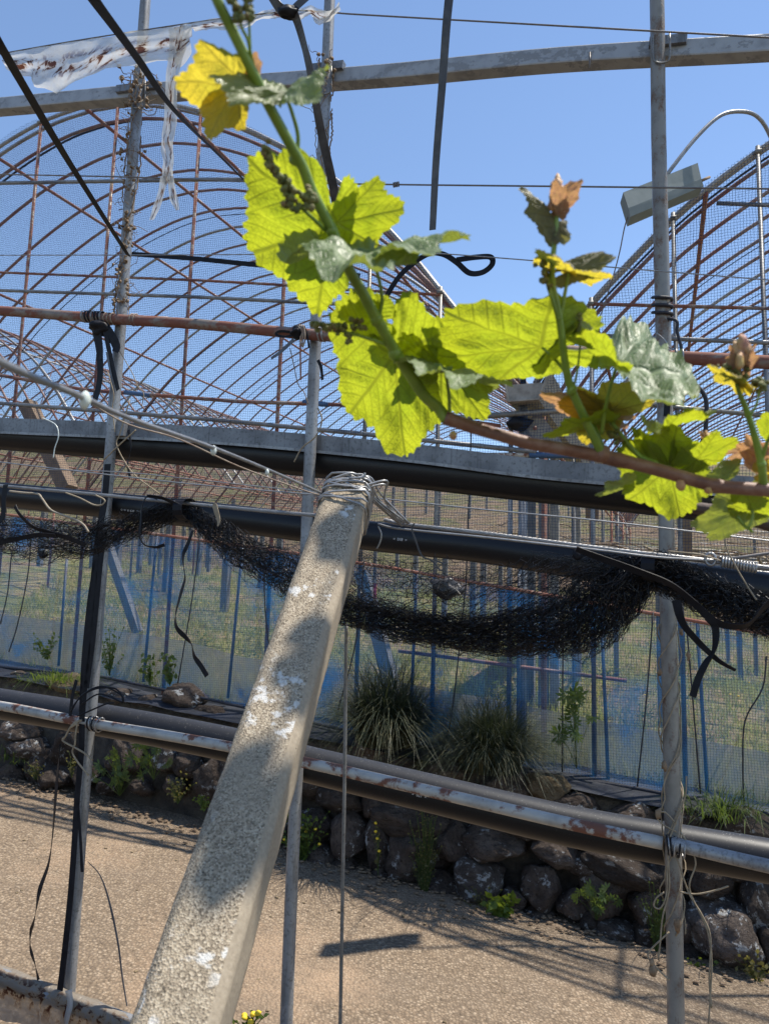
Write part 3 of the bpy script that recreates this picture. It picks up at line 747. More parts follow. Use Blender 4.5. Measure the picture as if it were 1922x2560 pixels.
o = MB().beam([at(1480, 1300, 8.5), at(1480, 1160, 8.5)], [(-.07, -.05), (.07, -.05), (.07, .05), (-.07, .05)], NV).build('timber_board', M['wood_brown'], None, False)
tag(o, 'brown upright timber board beyond the black pipes', 'board')
o = MB().beam([at(1712, 1420, 6.8), at(1712, 1240, 6.8)], [(-.055, -.05), (.055, -.05), (.055, .05), (-.055, .05)], NV).build('timber_board', M['wood_brown'], None, False)
tag(o, 'brown square timber beside the right pole under the leaves', 'board')
o = MB().box(at(937, 1478, 7.4), UV_ * .016, NV * .005, V((0, 0, .075))).build('red_marker', M['red'], None, False)
tag(o, 'small red tag in the field right of the concrete strut', 'marker')

# meadow grass
mb = MB()
for i in range(15000):
    t_ = .1 + 13 * rnd.random() ** 1.6; s = rnd.uniform(-6.2 - t_ * .75, 1.3 + t_ * .18)
    z = field_z(s, t_)
    for k in range(3):
        a = rnd.uniform(0, 6.28); h = rnd.uniform(.04, .17) * (1 + .8 * max(0, noise.noise(V((s * .8, t_ * .8, 9)))))
        p = st(s + rnd.uniform(-.05, .05), t_ + rnd.uniform(-.05, .05), z - .01); w = V((math.cos(a), math.sin(a), 0)) * (.005 + .003 * rnd.random())
        tip = p + V((rnd.uniform(-.6, .6) * h, rnd.uniform(-.6, .6) * h, h))
        mb.tri(p - w, p + w, tip)
tag(mb.build('meadow_grass', M['grass'], None, False), 'patchy green and straw meadow grass under the trellis', 'grass', kind='stuff')
mb = MB()
for i in range(45):
    t_ = .4 + 6 * rnd.random(); s = rnd.uniform(-6 - t_ * .5, 1.3); h = rnd.uniform(.10, .2)
    mb.blob(st(s, t_, field_z(s, t_) + h), (.016, .016, .008), i, .1, 1)
tag(mb.build('dandelion_heads', M['petal']), 'yellow dandelion heads dotted through the meadow', 'flowers', kind='stuff')
mb = MB()
for i in range(60):
    t_ = .6 + 7 * rnd.random(); s = rnd.uniform(-6 - t_ * .5, 1.5); z = field_z(s, t_)
    for k in range(40):
        a = rnd.uniform(0, 6.28); r_ = rnd.uniform(.02, .16); p = st(s, t_, z + .02) + V((math.cos(a) * r_, math.sin(a) * r_, rnd.uniform(0, .13)))
        w = V((math.cos(a + 1.5), math.sin(a + 1.5), .3)) * .014; d = V((math.cos(a), math.sin(a), .4)) * .045
        mb.quad(p - w * .3, p + d * .5 - w, p + d, p + d * .5 + w)
tag(mb.build('broad_weeds', M['weed'], None, False), 'low broad leaved weeds scattered in the meadow', 'weeds', kind='stuff')

# ------------------------------------------------------------------ blue net fence
fence = thing('net_fence', 'blue insect net fence with plastic skirt along the top of the stone wall', 'fence', st(-1.5, 0, .8))
TOPL = [(-300, 1235), (0, 1284), (365, 1332), (746, 1384), (973, 1419), (1459, 1503), (1829, 1569), (2200, 1635)]
BOTL = [(-300, 1640), (0, 1664), (260, 1690), (520, 1745), (961, 1845), (1424, 1942), (1592, 1968), (1858, 2020), (2200, 2085)]
SKT = [(-300, 1490), (0, 1533), (460, 1602), (600, 1640), (1000, 1705), (1300, 1762), (1922, 1882), (2200, 1930)]
def fence_sheet(top, bot, d, nn=80, mm=10, wave=.015):
    T_ = onl(top, d); B_ = onl(bot, d)
    def interp(L, s):
        for a, b in zip(L, L[1:]):
            sa, sb = a.dot(UV_), b.dot(UV_)
            if sa <= s <= sb: return a.lerp(b, (s - sa) / (sb - sa)).z
        return L[0].z if s < L[0].dot(UV_) else L[-1].z
    s0, s1 = max(T_[0].dot(UV_), B_[0].dot(UV_)), min(T_[-1].dot(UV_), B_[-1].dot(UV_))
    P, U = [], []
    for i in range(nn + 1):
        s = s0 + (s1 - s0) * i / nn; a, b = interp(B_, s), interp(T_, s); r = []; u = []
        for j in range(mm + 1):
            z = a + (b - a) * j / mm
            r.append(st(s, (d - DF) * math.cos(AZ) + wave * noise.noise(V((s * 2, z * 2, d))), z)); u.append((s, z))
        P.append(r); U.append(u)
    return MB().grid(P, U)
fence_sheet(TOPL, BOTL, DF - .05).build('net', M['bluenet'], fence)
fence_sheet(SKT, [(x, y + 12) for x, y in BOTL], DF + .10, 80, 6, .03).build('plastic_skirt', M['skirt'], fence)
MB().tube(onl(TOPL, DF - .05), .0125, 8).build('top_rail', M['rust'], fence)
MB().tube(onl([(996, 1627), (1566, 1702)], DF + .02), .0135, 8).build('short_rail', M['hoop'], fence)
MB().tube(onl([(x, y + 3) for x, y in BOTL], DF - .09), .011, 8).build('foot_rail', M['cord'], fence)
for q in [((168, 1396), (147, 1665)), ((393, 1340), (359, 1705)), ((607, 1367), (570, 1745)), ((1042, 1425), (1024, 1850)), ((1297, 1436), (1294, 1905)), ((1502, 1520), (1520, 1960)), ((1742, 1558), (1768, 2000)), ((-40, 1280), (-60, 1660)), ((775, 1390), (745, 1790))]:
    MB().tube(onl(q, DF - .01), .0125, 8).build('stake', M['blue_stake'], fence)
for q in [[(1632, 1530), (1615, 1750), (1592, 1970)], [(1915, 1640), (1905, 1720), (1862, 1800), (1856, 1900), (1858, 2010)], [(78, 1350), (70, 1440), (45, 1560), (23, 1630)], [(30, 1380), (20, 1480), (2, 1560)], [(500, 1345), (480, 1500), (445, 1708)],
          [(910, 1400), (890, 1600), (845, 1775)], [(1165, 1450), (1150, 1600), (1128, 1790), (1105, 1880)], [(1408, 1490), (1406, 1700), (1405, 1930)], [(1715, 1560), (1735, 1800), (1750, 1985)], [(1180, 1000), (1170, 1300), (1165, 1450)], [(660, 1376), (665, 1550), (700, 1780)]]:
    MB().tube(sm(onl(q, DF - .075), 5), .0055, 5).build('tie_cord', M['cord'], fence)
P = [[], []]
for i in range(41):
    s = -8 + 11 * i / 40; P[0].append(st(s, -.28, .66 - .095 * s + .02 * noise.noise(V((s * 3, 0, 0))))); P[1].append(st(s, .1, .74 - .095 * s + .03 * noise.noise(V((s * 3, 5, 0)))))
MB().grid(P).build('ground_sheet', M['sheet_black'], fence)

# ------------------------------------------------------------------ plants on and below the wall
def tuft(px, py, d, n, L, label, mat='tuft', spread=1.0, up=.8):
    b = on(px, py, d); mb = MB(); rr = random.Random(px)
    for i in range(n):
        a = rr.uniform(0, 6.28); o_ = b + V((math.cos(a), math.sin(a), 0)) * rr.uniform(0, .20) * spread
        h = L * rr.uniform(.55, 1.1); th = rr.uniform(.05, 1.25) * spread; a += rr.gauss(0, .7); dr = V((math.cos(a), math.sin(a), 0)); p = []; kk = V((rr.gauss(0, .18), rr.gauss(0, .18), 0))
        for k in range(6):
            f = k / 5; p.append(o_ + kk * f * f * h + dr * (h * th * f * (.45 + .55 * f)) + V((0, 0, h * (up * f * 1.5 - (.35 + .95 * th * up) * f * f))))
        wv = dr.cross(V((0, 0, 1))) * rr.uniform(.0020, .0036); b0 = len(mb.v)
        for k, q in enumerate(p):
            w = wv * (1 - .9 * (k / 5) ** 2); mb.v += [q - w, q + w]
        for k in range(5): mb.f.append((b0 + 2 * k, b0 + 2 * k + 1, b0 + 2 * k + 3, b0 + 2 * k + 2))
    return tag(mb.build('grass_tuft', M[mat], None, True), label, 'grass tuft')
tuft(965, 1862, DF - .30, 2400, .66, 'larger dark grass clump on the wall right of the concrete strut', up=.95)
tuft(1225, 1925, DF - .30, 2400, .60, 'dark drooping grass clump on the wall above the tan boulder', up=.88)
tuft(1800, 2040, DF - .3, 220, .30, 'small grass clump on the wall right of the right pole', 'weed', 1.1)
tuft(150, 1700, DF - .3, 260, .16, 'short bright grass patch on the wall beside the left straps', 'weed_bright', 1.6)
tuft(15, 1900, DB + .1, 60, .22, 'thin grass sprig growing from the wall at the left edge', 'weed', 1.2)
def herb(px, py, d, n, h, w, leafsize, label, mat='weed', lobed=False, name='weed_plant', flowers=0, climb=False):
    b = on(px, py, d); rr = random.Random(px * 3 + py); mbs = MB(); mbl = MB()
    t_ = thing(name, label, 'weed', b); tips = []
    for i in range(n):
        a = rr.uniform(0, 6.28); hh = h * rr.uniform(.35, 1); q = w * rr.uniform(.1, 1)
        e = b + UV_ * (math.cos(a) * q) - NV * (abs(math.sin(a)) * q * .5) + V((0, 0, hh))
        p = sm([b, b.lerp(e, .5) + V((0, 0, .15 * hh)), e], 4); mbs.tube(p, .0016, 4, False); tips.append(e)
        for k in range(2 if lobed else 4):
            c = p[-1 - k * (1 if lobed else 2)]; an = rr.uniform(0, 6.28)
            X = (UV_ * math.cos(an) + V((0, 0, 1)) * math.sin(an) * .7 - NV * rr.uniform(0, .6)).normalized(); Y = X.cross(NV + V((0, 0, rr.uniform(-.8, .8)))).normalized()
            s_ = leafsize * rr.uniform(.45, .95)
            if lobed:
                for j in range(5):
                    g_ = rad(-80 + 40 * j); dr = X * math.cos(g_) + Y * math.sin(g_); sd = X * -math.sin(g_) + Y * math.cos(g_)
                    mbl.quad(c, c + dr * s_ * .6 - sd * s_ * .15, c + dr * s_, c + dr * s_ * .6 + sd * s_ * .15)
            else:
                mbl.quad(c, c + X * s_ * .5 - Y * s_ * .32, c + X * s_, c + X * s_ * .5 + Y * s_ * .32)
    mbs.build('stem', M['weed'], t_); mbl.build('leaves', M[mat], t_, False)['kind'] = 'stuff'
    if flowers:
        for i in range(flowers):
            e = rr.choice(tips); MB().blob(e + V((0, 0, .01)) - NV * .01, (.012, .012, .009), i, .3, 1).build('flower', M['petal'], t_)
    return t_
herb(755, 2165, DB - .02, 90, .40, .20, .035, 'bushy bright green weed with small yellow flowers at the wall foot', 'weed_bright', flowers=7)
herb(300, 1990, DB, 26, .34, .28, .065, 'lobed leaved cranesbill weed at the wall foot beside the left pole', 'weed', True)
herb(385, 1950, DB, 16, .30, .2, .06, 'lobed leaved weed on the wall left of the concrete strut', 'weed', True)
herb(445, 2010, DB, 16, .22, .16, .03, 'yellowing herb at the wall foot left of the concrete strut', 'weed_yellow')
herb(510, 2030, DB - .05, 22, .12, .09, .03, 'small green herb touching the concrete strut at the wall foot', 'weed_bright')
herb(1240, 2320, DB - .08, 22, .20, .12, .085, 'rosette weed with long leaves below the white lichened boulder', 'weed_bright')
herb(1215, 2320, DB - .02, 40, .26, .18, .022, 'wispy seeding weed behind the rosette at the wall foot', 'weed_yellow')
herb(1060, 2270, DB + .0, 90, .62, .12, .022, 'trailing fine leaved weed hanging down the wall centre', 'weed_yellow')
herb(945, 2190, DB, 8, .35, .08, .03, 'slender yellow flowering stalk in front of the wall', 'weed_yellow', flowers=5)
herb(1490, 2300, DB, 18, .22, .14, .05, 'lobed green weed between boulders left of the right pole', 'weed', True)
herb(1640, 2390, DB, 40, .4, .12, .02, 'straggly fine weed beside the foot of the right pole', 'weed')
herb(1750, 2460, DB - .05, 10, .14, .1, .035, 'small sprig at the wall foot right of the right pole', 'weed_bright')
herb(1890, 2460, DB - .05, 14, .16, .12, .04, 'pale weed at the wall foot at the right edge', 'weed_yellow')
herb(90, 1950, DB, 14, .16, .14, .03, 'yellowish weed at the wall foot near the left edge', 'weed_yellow')
herb(180, 1945, DB, 8, .2, .08, .03, 'thin weed at the wall foot behind the black straps', 'weed_yellow')
herb(375, 1715, DF - .12, 16, .28, .10, .06, 'heart leaved bindweed in front of the net below the wavy strap', 'weed')
herb(425, 1715, DF - .12, 16, .26, .10, .06, 'heart leaved bindweed by the net left of the boulder', 'weed')
herb(275, 1690, DF - .12, 30, .40, .18, .045, 'leafy weed by the net right of the left pole', 'weed')
herb(120, 1650, DF - .1, 18, .22, .2, .05, 'green weed by the net left of the black straps', 'weed')
herb(1440, 1920, DF - .14, 14, .55, .16, .085, 'tall lobed thistle in front of the plastic skirt', 'weed', True)
herb(620, 2600, DA - .0, 20, .10, .10, .03, 'tiny yellow flowered weed at the bottom edge beside the strut', 'weed', flowers=6)

# ------------------------------------------------------------------ pole row by the road
UA = V((0, 0, 1))
def pole(s, z1, r_, mat, label, z0=None):
    b = UV_ * s + NV * (DA * math.cos(AZ)); z0 = road_z(s) - .2 if z0 is None else z0
    n_ = 24; pts = [b + V((.0015 * math.sin(i), .0015 * math.cos(i * 1.7), z0 + (z1 - z0) * i / n_)) for i in range(n_ + 1)]
    return tag(MB().tube(pts, r_, 16).build('steel_pole', M[mat], None, True, b + V((0, 0, road_z(s)))), label, 'pole')
pole(-2.09, 4.9, .0225, 'galv_light', 'grey steel pole at the left wrapped with dry vine and straps')
pole(-1.20, 4.8, .0215, 'galv_light', 'grey steel pole behind the concrete strut in the middle')
pole(.012, 4.6, .0235, 'pole_rusty', 'rust speckled steel pole standing at the right')

beam_prof = [(-.028, -.03), (.028, -.03), (.03, -.026), (.03, .026), (.028, .03), (-.028, .03), (-.03, .026), (-.03, -.026)]
tb = thing('top_beam', 'grey painted steel beam peeling across the sky near the top', 'beam', on(961, 190, DA + .05))
MB().beam(sm(onl([(-250, 289), (0, 268), (480, 225), (961, 190), (1400, 150), (1922, 120), (2200, 100)], DA + .055), 8), beam_prof, UA).build('tube', M['beam'], tb, False)
for q, nm in ((((1622, 110), (1716, 100)), 0), (((772, 175), (860, 165)), 1), (((295, 226), (400, 214)), 2)):
    a, b = onl(q, DA - .01 + .03)
    MB().beam([a, b], [(-.014, -.016), (.014, -.016), (.014, .016), (-.014, .016)], UA).build('clamp_stub', M['galv'], tb, False)
def ubolt(px, py, w, h, d, parent):
    c = [(px - w, py - h), (px - w, py + h * .6), (px - w * .5, py + h), (px + w * .5, py + h), (px + w, py + h * .6), (px + w, py - h)]
    MB().tube(sm(onl(c, d), 4), .0035, 6).build('u_bolt', M['galv_old'], parent)
ubolt(1652, 120, 21, 36, DA - .03, tb); ubolt(810, 200, 18, 34, DA - .03, tb); ubolt(345, 235, 18, 34, DA - .03, tb)
MB().tube(onl([(1474, 131), (1474, 172)], DA + .02), .004, 6).build('tie_wire', M['wire_dark'], tb)

rr_ = thing('rusty_rail', 'thick rusty pipe rail across the poles in front of the arches', 'rail', on(961, 845, DA - .04))
MB().tube(sm(onl([(-250, 765), (0, 777), (271, 797), (420, 805)], DA - .045), 6), .0215, 14).build('pipe_length', M['rust_rail'], rr_)
MB().tube(sm(onl([(330, 801), (500, 811), (773, 836), (1060, 857), (1379, 877), (1922, 906), (2200, 925)], DA - .045 - .003), 6), .0208, 14).build('pipe_length', M['rust_rail'], rr_)
for k, px in enumerate((268, 276, 284, 330, 338)):
    py = 797 + (px - 271) * .05; c = onl([(px, py)], DA - .045)[0]
    MB().tube([c + V((0, 0, .0235 * math.cos(a))) + NV * (.0235 * math.sin(a)) + UV_ * .002 * k for a in [i * .5236 for i in range(13)]], .003, 5).build('wire_wrap', M['wire_rust'], rr_)
for px, py in ((752, 832), (800, 836), (810, 837), (1690, 893), (1706, 894)):
    c = onl([(px, py)], DA - .048)[0]
    MB().tube([c + V((0, 0, .0245 * math.cos(a))) + NV * (.0245 * math.sin(a)) for a in [i * .5236 for i in range(13)]], .0032, 5).build('wire_wrap', M['wire'], rr_)

cb = thing('channel_beam', 'galvanised channel beam lying above the upper black pipe', 'beam', on(961, 1120, DA + .05))
ch = [(-.018, -.033), (.022, -.033), (.022, -.027), (-.012, -.027), (-.012, .024), (.022, .024), (.022, .028), (-.018, .028)]
ch = [(-x, y) for x, y in ch]
MB().beam(sm(onl([(-250, 1050), (0, 1062), (300, 1075), (600, 1092), (1000, 1128), (1322, 1168), (1600, 1192), (1922, 1222), (2200, 1250)], DA + .045), 6), ch, UA).build('channel', M['galv'], cb, False)
lipz = sm(onl([(-250, 1069), (0, 1081), (300, 1094), (600, 1112), (1000, 1150), (1322, 1191), (1600, 1217), (1922, 1250), (2200, 1280)], DA + .018), 6)
MB().ribbon(lipz, .010, UA, .004).build('lower_lip', M['galv_light'], cb, False)
MB().box(on(297, 1072, DA + .015), UV_ * .04, NV * .018, UA * .034).build('joint_plate', M['galv'], cb, False)
MB().box(on(775, 1100, DA + .03), UV_ * .012, NV * .006, UA * .05).build('strap_plate', M['galv_old'], cb, False)

def text_on(s_, size, loc, dirx, nrm, parent, name='printed_text'):
    cu = bpy.data.curves.new(name, 'FONT'); cu.body = s_; cu.size = size; cu.align_x = 'CENTER'; cu.align_y = 'CENTER'; cu.extrude = .0002
    cu.materials.append(M['print'])
    oc = bpy.data.objects.new(name, cu); C.objects.link(oc); bpy.context.view_layer.update()
    me = bpy.data.meshes.new_from_object(oc); bpy.data.objects.remove(oc)
    o = bpy.data.objects.new(name, me); C.objects.link(o); o.parent = parent
    X = dirx.normalized(); Z = (nrm - X * nrm.dot(X)).normalized(); Y = Z.cross(X)
    mm = o.matrix_world.copy()
    for i in range(3): mm[i][0] = X[i]; mm[i][1] = Y[i]; mm[i][2] = Z[i]; mm[i][3] = loc[i] - BASE[parent.name][i]
    o.matrix_local = mm; BASE[o.name] = BASE[parent.name]
    return o
def pipe(line, d, r_, label, texts=()):
    p = sm(onl(line, d), 8)
    t_ = thing('black_pipe', label, 'pipe', p[len(p) // 2])
    MB().tube(p, r_, 28).build('pipe_wall', M['pipe'], t_)
    for (px, py, s_, sz) in texts:
        hit = on(px, py, d)
        j = min(range(len(p) - 1), key=lambda k: (p[k] - hit).length); dx = (p[j + 1] - p[j]).normalized()
        ctr = p[j] + dx * (hit - p[j]).dot(dx)
        v = ray(px, py).normalized(); vp_ = v - dx * v.dot(dx); o_ = CAM - ctr; o_ = o_ - dx * o_.dot(dx)
        A_, B_, C_ = vp_.dot(vp_), 2 * vp_.dot(o_), o_.dot(o_) - r_ * r_
        k = (-B_ - math.sqrt(max(0, B_ * B_ - 4 * A_ * C_))) / (2 * A_)
        q = o_ + vp_ * k; n_ = q.normalized()
        loc = ctr + n_ * (r_ + .0012) + dx * ((CAM + v * k - ctr).dot(dx))
        text_on(s_, sz, loc, dx, n_, t_)
    return t_
pipe([(-250, 1070), (0, 1088), (400, 1118), (760, 1148), (1322, 1206), (1864, 1262), (2200, 1300)], DA + .11, .066, 'upper black plastic pipe hung under the channel beam')
pipe([(-250, 1212), (0, 1236), (500, 1287), (929, 1340), (1200, 1368), (1560, 1425), (1922, 1478), (2200, 1525)], DA + .085, .0535, 'middle black plastic pipe behind the steel cable marked 018',
     [(1000, 1349, '=  018  =', .0135), (330, 1277, 'O  W  O  JCW   50HSA', .0105), (530, 1298, '50  C2950  P 06', .0105)])
pipe([(-250, 1715), (0, 1759), (300, 1808), (578, 1862), (784, 1914), (1080, 1984), (1400, 2060), (1660, 2108), (1922, 2153), (2200, 2205)], DA + .085, .062, 'lower black plastic pipe behind the white rusty rail marked 021',
     [(1048, 1989, '=  021  =', .0135)])
wr = thing('white_rusty_rail', 'white painted pipe rail chipped to rust in front of the lower black pipe', 'rail', on(961, 1950, DA - .05))
MB().tube(sm(onl([(-250, 1727), (0, 1764), (217, 1806), (400, 1836), (578, 1868), (784, 1911), (1100, 1984), (1400, 2054), (1655, 2108)], DA - .042), 8), .0185, 14).build('pipe_length', M['rust_white'], wr)
MB().tube(sm(onl([(1676, 2108), (1800, 2138), (1922, 2166), (2200, 2228)], DA - .05), 8), .019, 14).build('pipe_length', M['galv_light'], wr)
br = thing('bottom_rail', 'low steel rail with scraps of stained film at the bottom left', 'rail', on(150, 2480, DA))
p = sm(onl([(-300, 2330), (0, 2440), (180, 2508), (360, 2575), (600, 2660), (1000, 2790)], DA - .05), 8)
MB().tube(p, .032, 14).build('rail_tube', M['galv_light'], br)
P, U = [], []
for i, q in enumerate(sm(onl([(-250, 2352), (0, 2440), (180, 2508), (345, 2572)], DA - .05), 10)):
    r = []; u = []
    for j in range(13):
        a = rad(100 - 16 * j); rr0 = .0345 + .006 * noise.noise(V((i * .5, j * .6, 2)))
        if j < 8: r.append(q - NV * (rr0 * math.cos(a - rad(90) + rad(90)) if False else rr0 * math.cos(rad(90 - 22 * j + 40))) + V((0, 0, rr0 * math.sin(rad(90 - 22 * j + 40)))))
        else: r.append(r[-1] + V((0, 0, -.022 - .008 * noise.noise(V((i * .7, j, 1))))) - NV * .003 * math.sin(i * .8))
        u.append((i * .08, j / 12))
    P.append(r); U.append(u)
MB().grid(P, U).build('film_scrap', M['film_tan'], br)
rag = sm(onl([(172, 2475), (176, 2510), (166, 2560), (180, 2600)], DA - .095), 5)
MB().ribbon(rag, .03, UV_, .001, .6).build('film_knot', M['film'], br)

# ------------------------------------------------------------------ concrete strut with wire binding
ptop, pbot = at(873, 1238, 1.86), at(460, 2552, .95)
axd = (ptop - pbot).normalized(); foot = pbot - axd * 1.25
mid = (ptop + pbot) / 2; vdir = (mid - CAM).normalized()
rgt = vdir.cross(axd).normalized(); frt = rgt.cross(axd).normalized()
PHI = rad(13)
fN = frt * math.cos(PHI) - rgt * math.sin(PHI); rN = rgt * math.cos(PHI) + frt * math.sin(PHI)
post = thing('concrete_strut', 'leaning concrete vineyard strut of coarse aggregate with wire bound top', 'concrete post', foot)
mb = MB(); hw, cf = .0535, .013; Lp = (ptop - foot).length; nseg = 150
corner = []
def sec(k): 
    out = []
    for (x, y, ex) in ((-1, -1, 'c'), (1, -1, 'c'), (1, 1, 'c'), (-1, 1, 'c')): pass
    pr = [(-hw + cf, hw), (hw - cf, hw), (hw, hw - cf), (hw, -hw + cf), (hw - cf, -hw), (-hw + cf, -hw), (-hw, -hw + cf), (-hw, hw - cf)]
    sub = []
    for i in range(8):
        a, b = pr[i], pr[(i + 1) % 8]; n_ = 8 if i % 2 == 0 else 3
        for j in range(n_): sub.append((a[0] + (b[0] - a[0]) * j / n_, a[1] + (b[1] - a[1]) * j / n_))
    return sub
sub = sec(0); ns = len(sub)
for i in range(nseg + 1):
    c = foot + axd * (Lp * i / nseg); tp = 1.0 - .05 * i / nseg
    if i > nseg - 3: tp *= (.97, .9)[i - nseg + 1] if i - nseg + 1 >= 0 else 1
    for (x, y) in sub:
        q = c + rN * x * tp + fN * y * tp
        nz = noise.noise(q * 60) * .0012 + noise.noise(q * 14) * .0016
        edge = min(abs(abs(x) - hw), abs(abs(y) - hw))
        q += (rN * x + fN * y).normalized() * nz
        if i == nseg: q += axd * (.012 * noise.noise(q * 40))
        mb.v.append(q)
mi = []
for i in range(nseg):
    for k in range(ns):
        k2 = (k + 1) % ns; q = i * ns; mb.f.append((q + k, q + k2, q + ns + k2, q + ns + k))
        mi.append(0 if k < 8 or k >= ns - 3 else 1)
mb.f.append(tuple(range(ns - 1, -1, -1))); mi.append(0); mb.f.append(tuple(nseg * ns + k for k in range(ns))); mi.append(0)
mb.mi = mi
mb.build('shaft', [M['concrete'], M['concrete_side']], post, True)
rr = random.Random(8)
for k in range(9):                                       # binding wires round the head
    c = ptop - axd * (.012 + .008 * k * rr.uniform(.6, 1.2)); rad_ = hw * 1.09
    pts = []
    for i in range(29):
        a = 2 * math.pi * i / 28; x, y = math.cos(a), math.sin(a); q = max(abs(x), abs(y)) ** .75
        pts.append(c + rN * (x / q * rad_) + fN * (y / q * rad_) + axd * (.022 * math.sin(a + k * 1.3) + .004 * rr.uniform(-1, 1)))
    MB().tube(pts, .0026, 6, False).build('binding_wire', M['wire'], post)
for k in range(9):
    a = ptop - axd * .02 + fN * rr.uniform(.02, .06) + rN * rr.uniform(-.05, .04); e = on(990 + rr.uniform(-10, 34), 1306 + rr.uniform(-6, 10), DS - .02)
    MB().tube(sm([a, a + axd * .03 + rN * .05, a.lerp(e, .55) + V((0, 0, .012 + .012 * rr.random())), e], 6), .0026, 6).build('binding_wire', M['wire'], post)
for q in ([(872, 1195), (908, 1193), (912, 1182)], [(814, 1232), (840, 1206), (880, 1202), (915, 1206)], [(832, 1240), (852, 1219), (895, 1228), (925, 1226)]):
    MB().tube(sm([at(x, y, 1.80) for x, y in q], 5), .0027, 6).build('binding_wire', M['wire'], post)
MB().tube(sm([at(945, 1315, 1.86), at(953, 1335, 1.86), at(950, 1355, 1.86), at(942, 1372, 1.86)], 5), .002, 5).build('wire_tail', M['wire'], post)

# ------------------------------------------------------------------ wires and cables
def wire(pts, r_, mat, label, name='wire', cat='wire', k=6, n=6):
    p = sm(pts, k) if len(pts) > 2 else [V(pts[0]).lerp(V(pts[1]), i / 12) for i in range(13)]
    return tag(MB().tube(p, r_, n).build(name, M[mat]), label, cat)
def cable(pts, R_, label):                                # a laid steel cable: seven twisted strands
    p = sm(pts, 40); t_ = thing('steel_cable', label, 'cable', p[len(p) // 2]); acc = [0]
    for i in range(1, len(p)): acc.append(acc[-1] + (p[i] - p[i - 1]).length)
    for s_ in range(6):
        q = []
        for i, c in enumerate(p):
            tn = (p[min(i + 1, len(p) - 1)] - p[max(i - 1, 0)]).normalized(); x = tn.cross(UA).normalized(); y = x.cross(tn); a = acc[i] / .07 * 6.283 + s_ * 1.0472
            q.append(c + (x * math.cos(a) + y * math.sin(a)) * R_ * .62)
        MB().tube(q, R_ * .40, 5, False).build('strand', M['wire'], t_)
    return t_
cable(onl([(-200, 1192), (0, 1214), (250, 1237), (500, 1262), (700, 1281), (812, 1290)], DS), .0052, 'twisted steel cable left of the concrete strut carrying the net')
cable(onl([(960, 1300), (1019, 1312), (1200, 1332), (1500, 1371), (1700, 1394), (1922, 1420), (2200, 1452)], DS), .0052, 'twisted steel cable right of the concrete strut carrying the net')
wire(onl([(945, 1310), (1000, 1322), (1200, 1342), (1500, 1376), (1640, 1393), (1790, 1402)], DS - .03), .0028, 'wire', 'smooth bright wire running just below the right steel cable')
tw = thing('wire_splice', 'coiled wire splice on the cable right of the right pole', 'wire splice', on(1830, 1408, DS - .03))
cps = onl([(1775, 1398), (1800, 1404), (1890, 1420)], DS - .03); q = []
for i in range(121):
    f = i / 120; c = cps[1].lerp(cps[2], f); a = f * 12 * 6.283; q.append(c + V((0, 0, math.cos(a) * .010)) + NV * math.sin(a) * .010)
MB().tube(q, .0026, 5).build('coil', M['wire'], tw)
MB().tube([cps[0] + V((0, 0, .013 * math.cos(a))) + UV_ * (.010 * math.sin(a)) for a in [i * .5 for i in range(14)]], .0034, 5).build('eye', M['wire'], tw)
MB().tube(onl([(1800, 1402), (1860, 1392), (1922, 1383), (2050, 1365)], DS - .03), .0036, 6).build('tail', M['wire_dark'], tw)

ww = [(-120, 850, .40), (0, 905, .46), (90, 945, .56), (200, 990, .70), (330, 1048, .9), (535, 1120, 1.15), (660, 1170, 1.42), (760, 1213, 1.68), (815, 1238, 1.83)]
nw = thing('near_wire', 'thick blurred wire slanting from the left edge to the strut head', 'wire', at(400, 1070, 1))
MB().tube(sm(atl(ww), 8), .0031, 8).build('wire_core', M['wire'], nw)
for px, py, dd, sc_ in ((213, 1000, .71, 1.3), (534, 1126, 1.15, 1.15), (668, 1180, 1.43, .9)):
    c = at(px, py, dd); MB().blob(c, (.0040 * sc_, .0040 * sc_, .0070 * sc_), 1, .15, 2).build('clip', M['clip'], nw)
wire(onl([(770, 27), (840, 32), (961, 40), (1922, 94), (2200, 110)], DA - .15), .0032, 'wire_dark', 'thin wire near the top edge running right from the torn film')
wb = thing('barbed_wire', 'level wire with a knotted barb crossing the sky at mid height', 'wire', on(990, 461, DA - .08))
MB().tube(sm(onl([(-200, 433), (0, 436), (334, 443), (640, 455), (961, 461), (1400, 466), (1922, 472), (2200, 475)], DA - .08), 4), .0030, 6).build('strand', M['wire_dark'], wb)
c = on(992, 461, DA - .08)
for k in range(4): MB().tube([c + UV_ * (.006 * k - .012) + V((0, 0, .009 * math.cos(a + k))) + NV * .006 * math.sin(a + k) for a in [i * .6 for i in range(11)]], .0018, 5).build('barb', M['wire_dark'], wb)
wire(onl([(-200, 638), (0, 638), (500, 637), (820, 634), (1045, 632), (1250, 645), (1600, 674), (1922, 700), (2200, 722)], DA - .12), .0020, 'wire', 'thin wire crossing the sky behind the strap loop')
wire(onl([(-150, 1134), (0, 1155), (300, 1190), (500, 1212), (830, 1240), (935, 1245), (1200, 1273), (1500, 1302), (1922, 1352), (2200, 1384)], DS - .01), .0019, 'wire', 'thin straight wire just above the steel cable')
wire(onl([(105, 1174), (300, 1180), (500, 1200), (830, 1236)], DS + .02), .0015, 'wire', 'fine wire converging on the strut head from the left')
wire(atl([(231, 1012, 1.5), (325, 1062, 1.55), (448, 1098, 1.62), (600, 1167, 1.7), (760, 1226, 1.82), (810, 1240, 1.84)]), .0016, 'wire_rust', 'thin brown wire below the thick blurred wire')
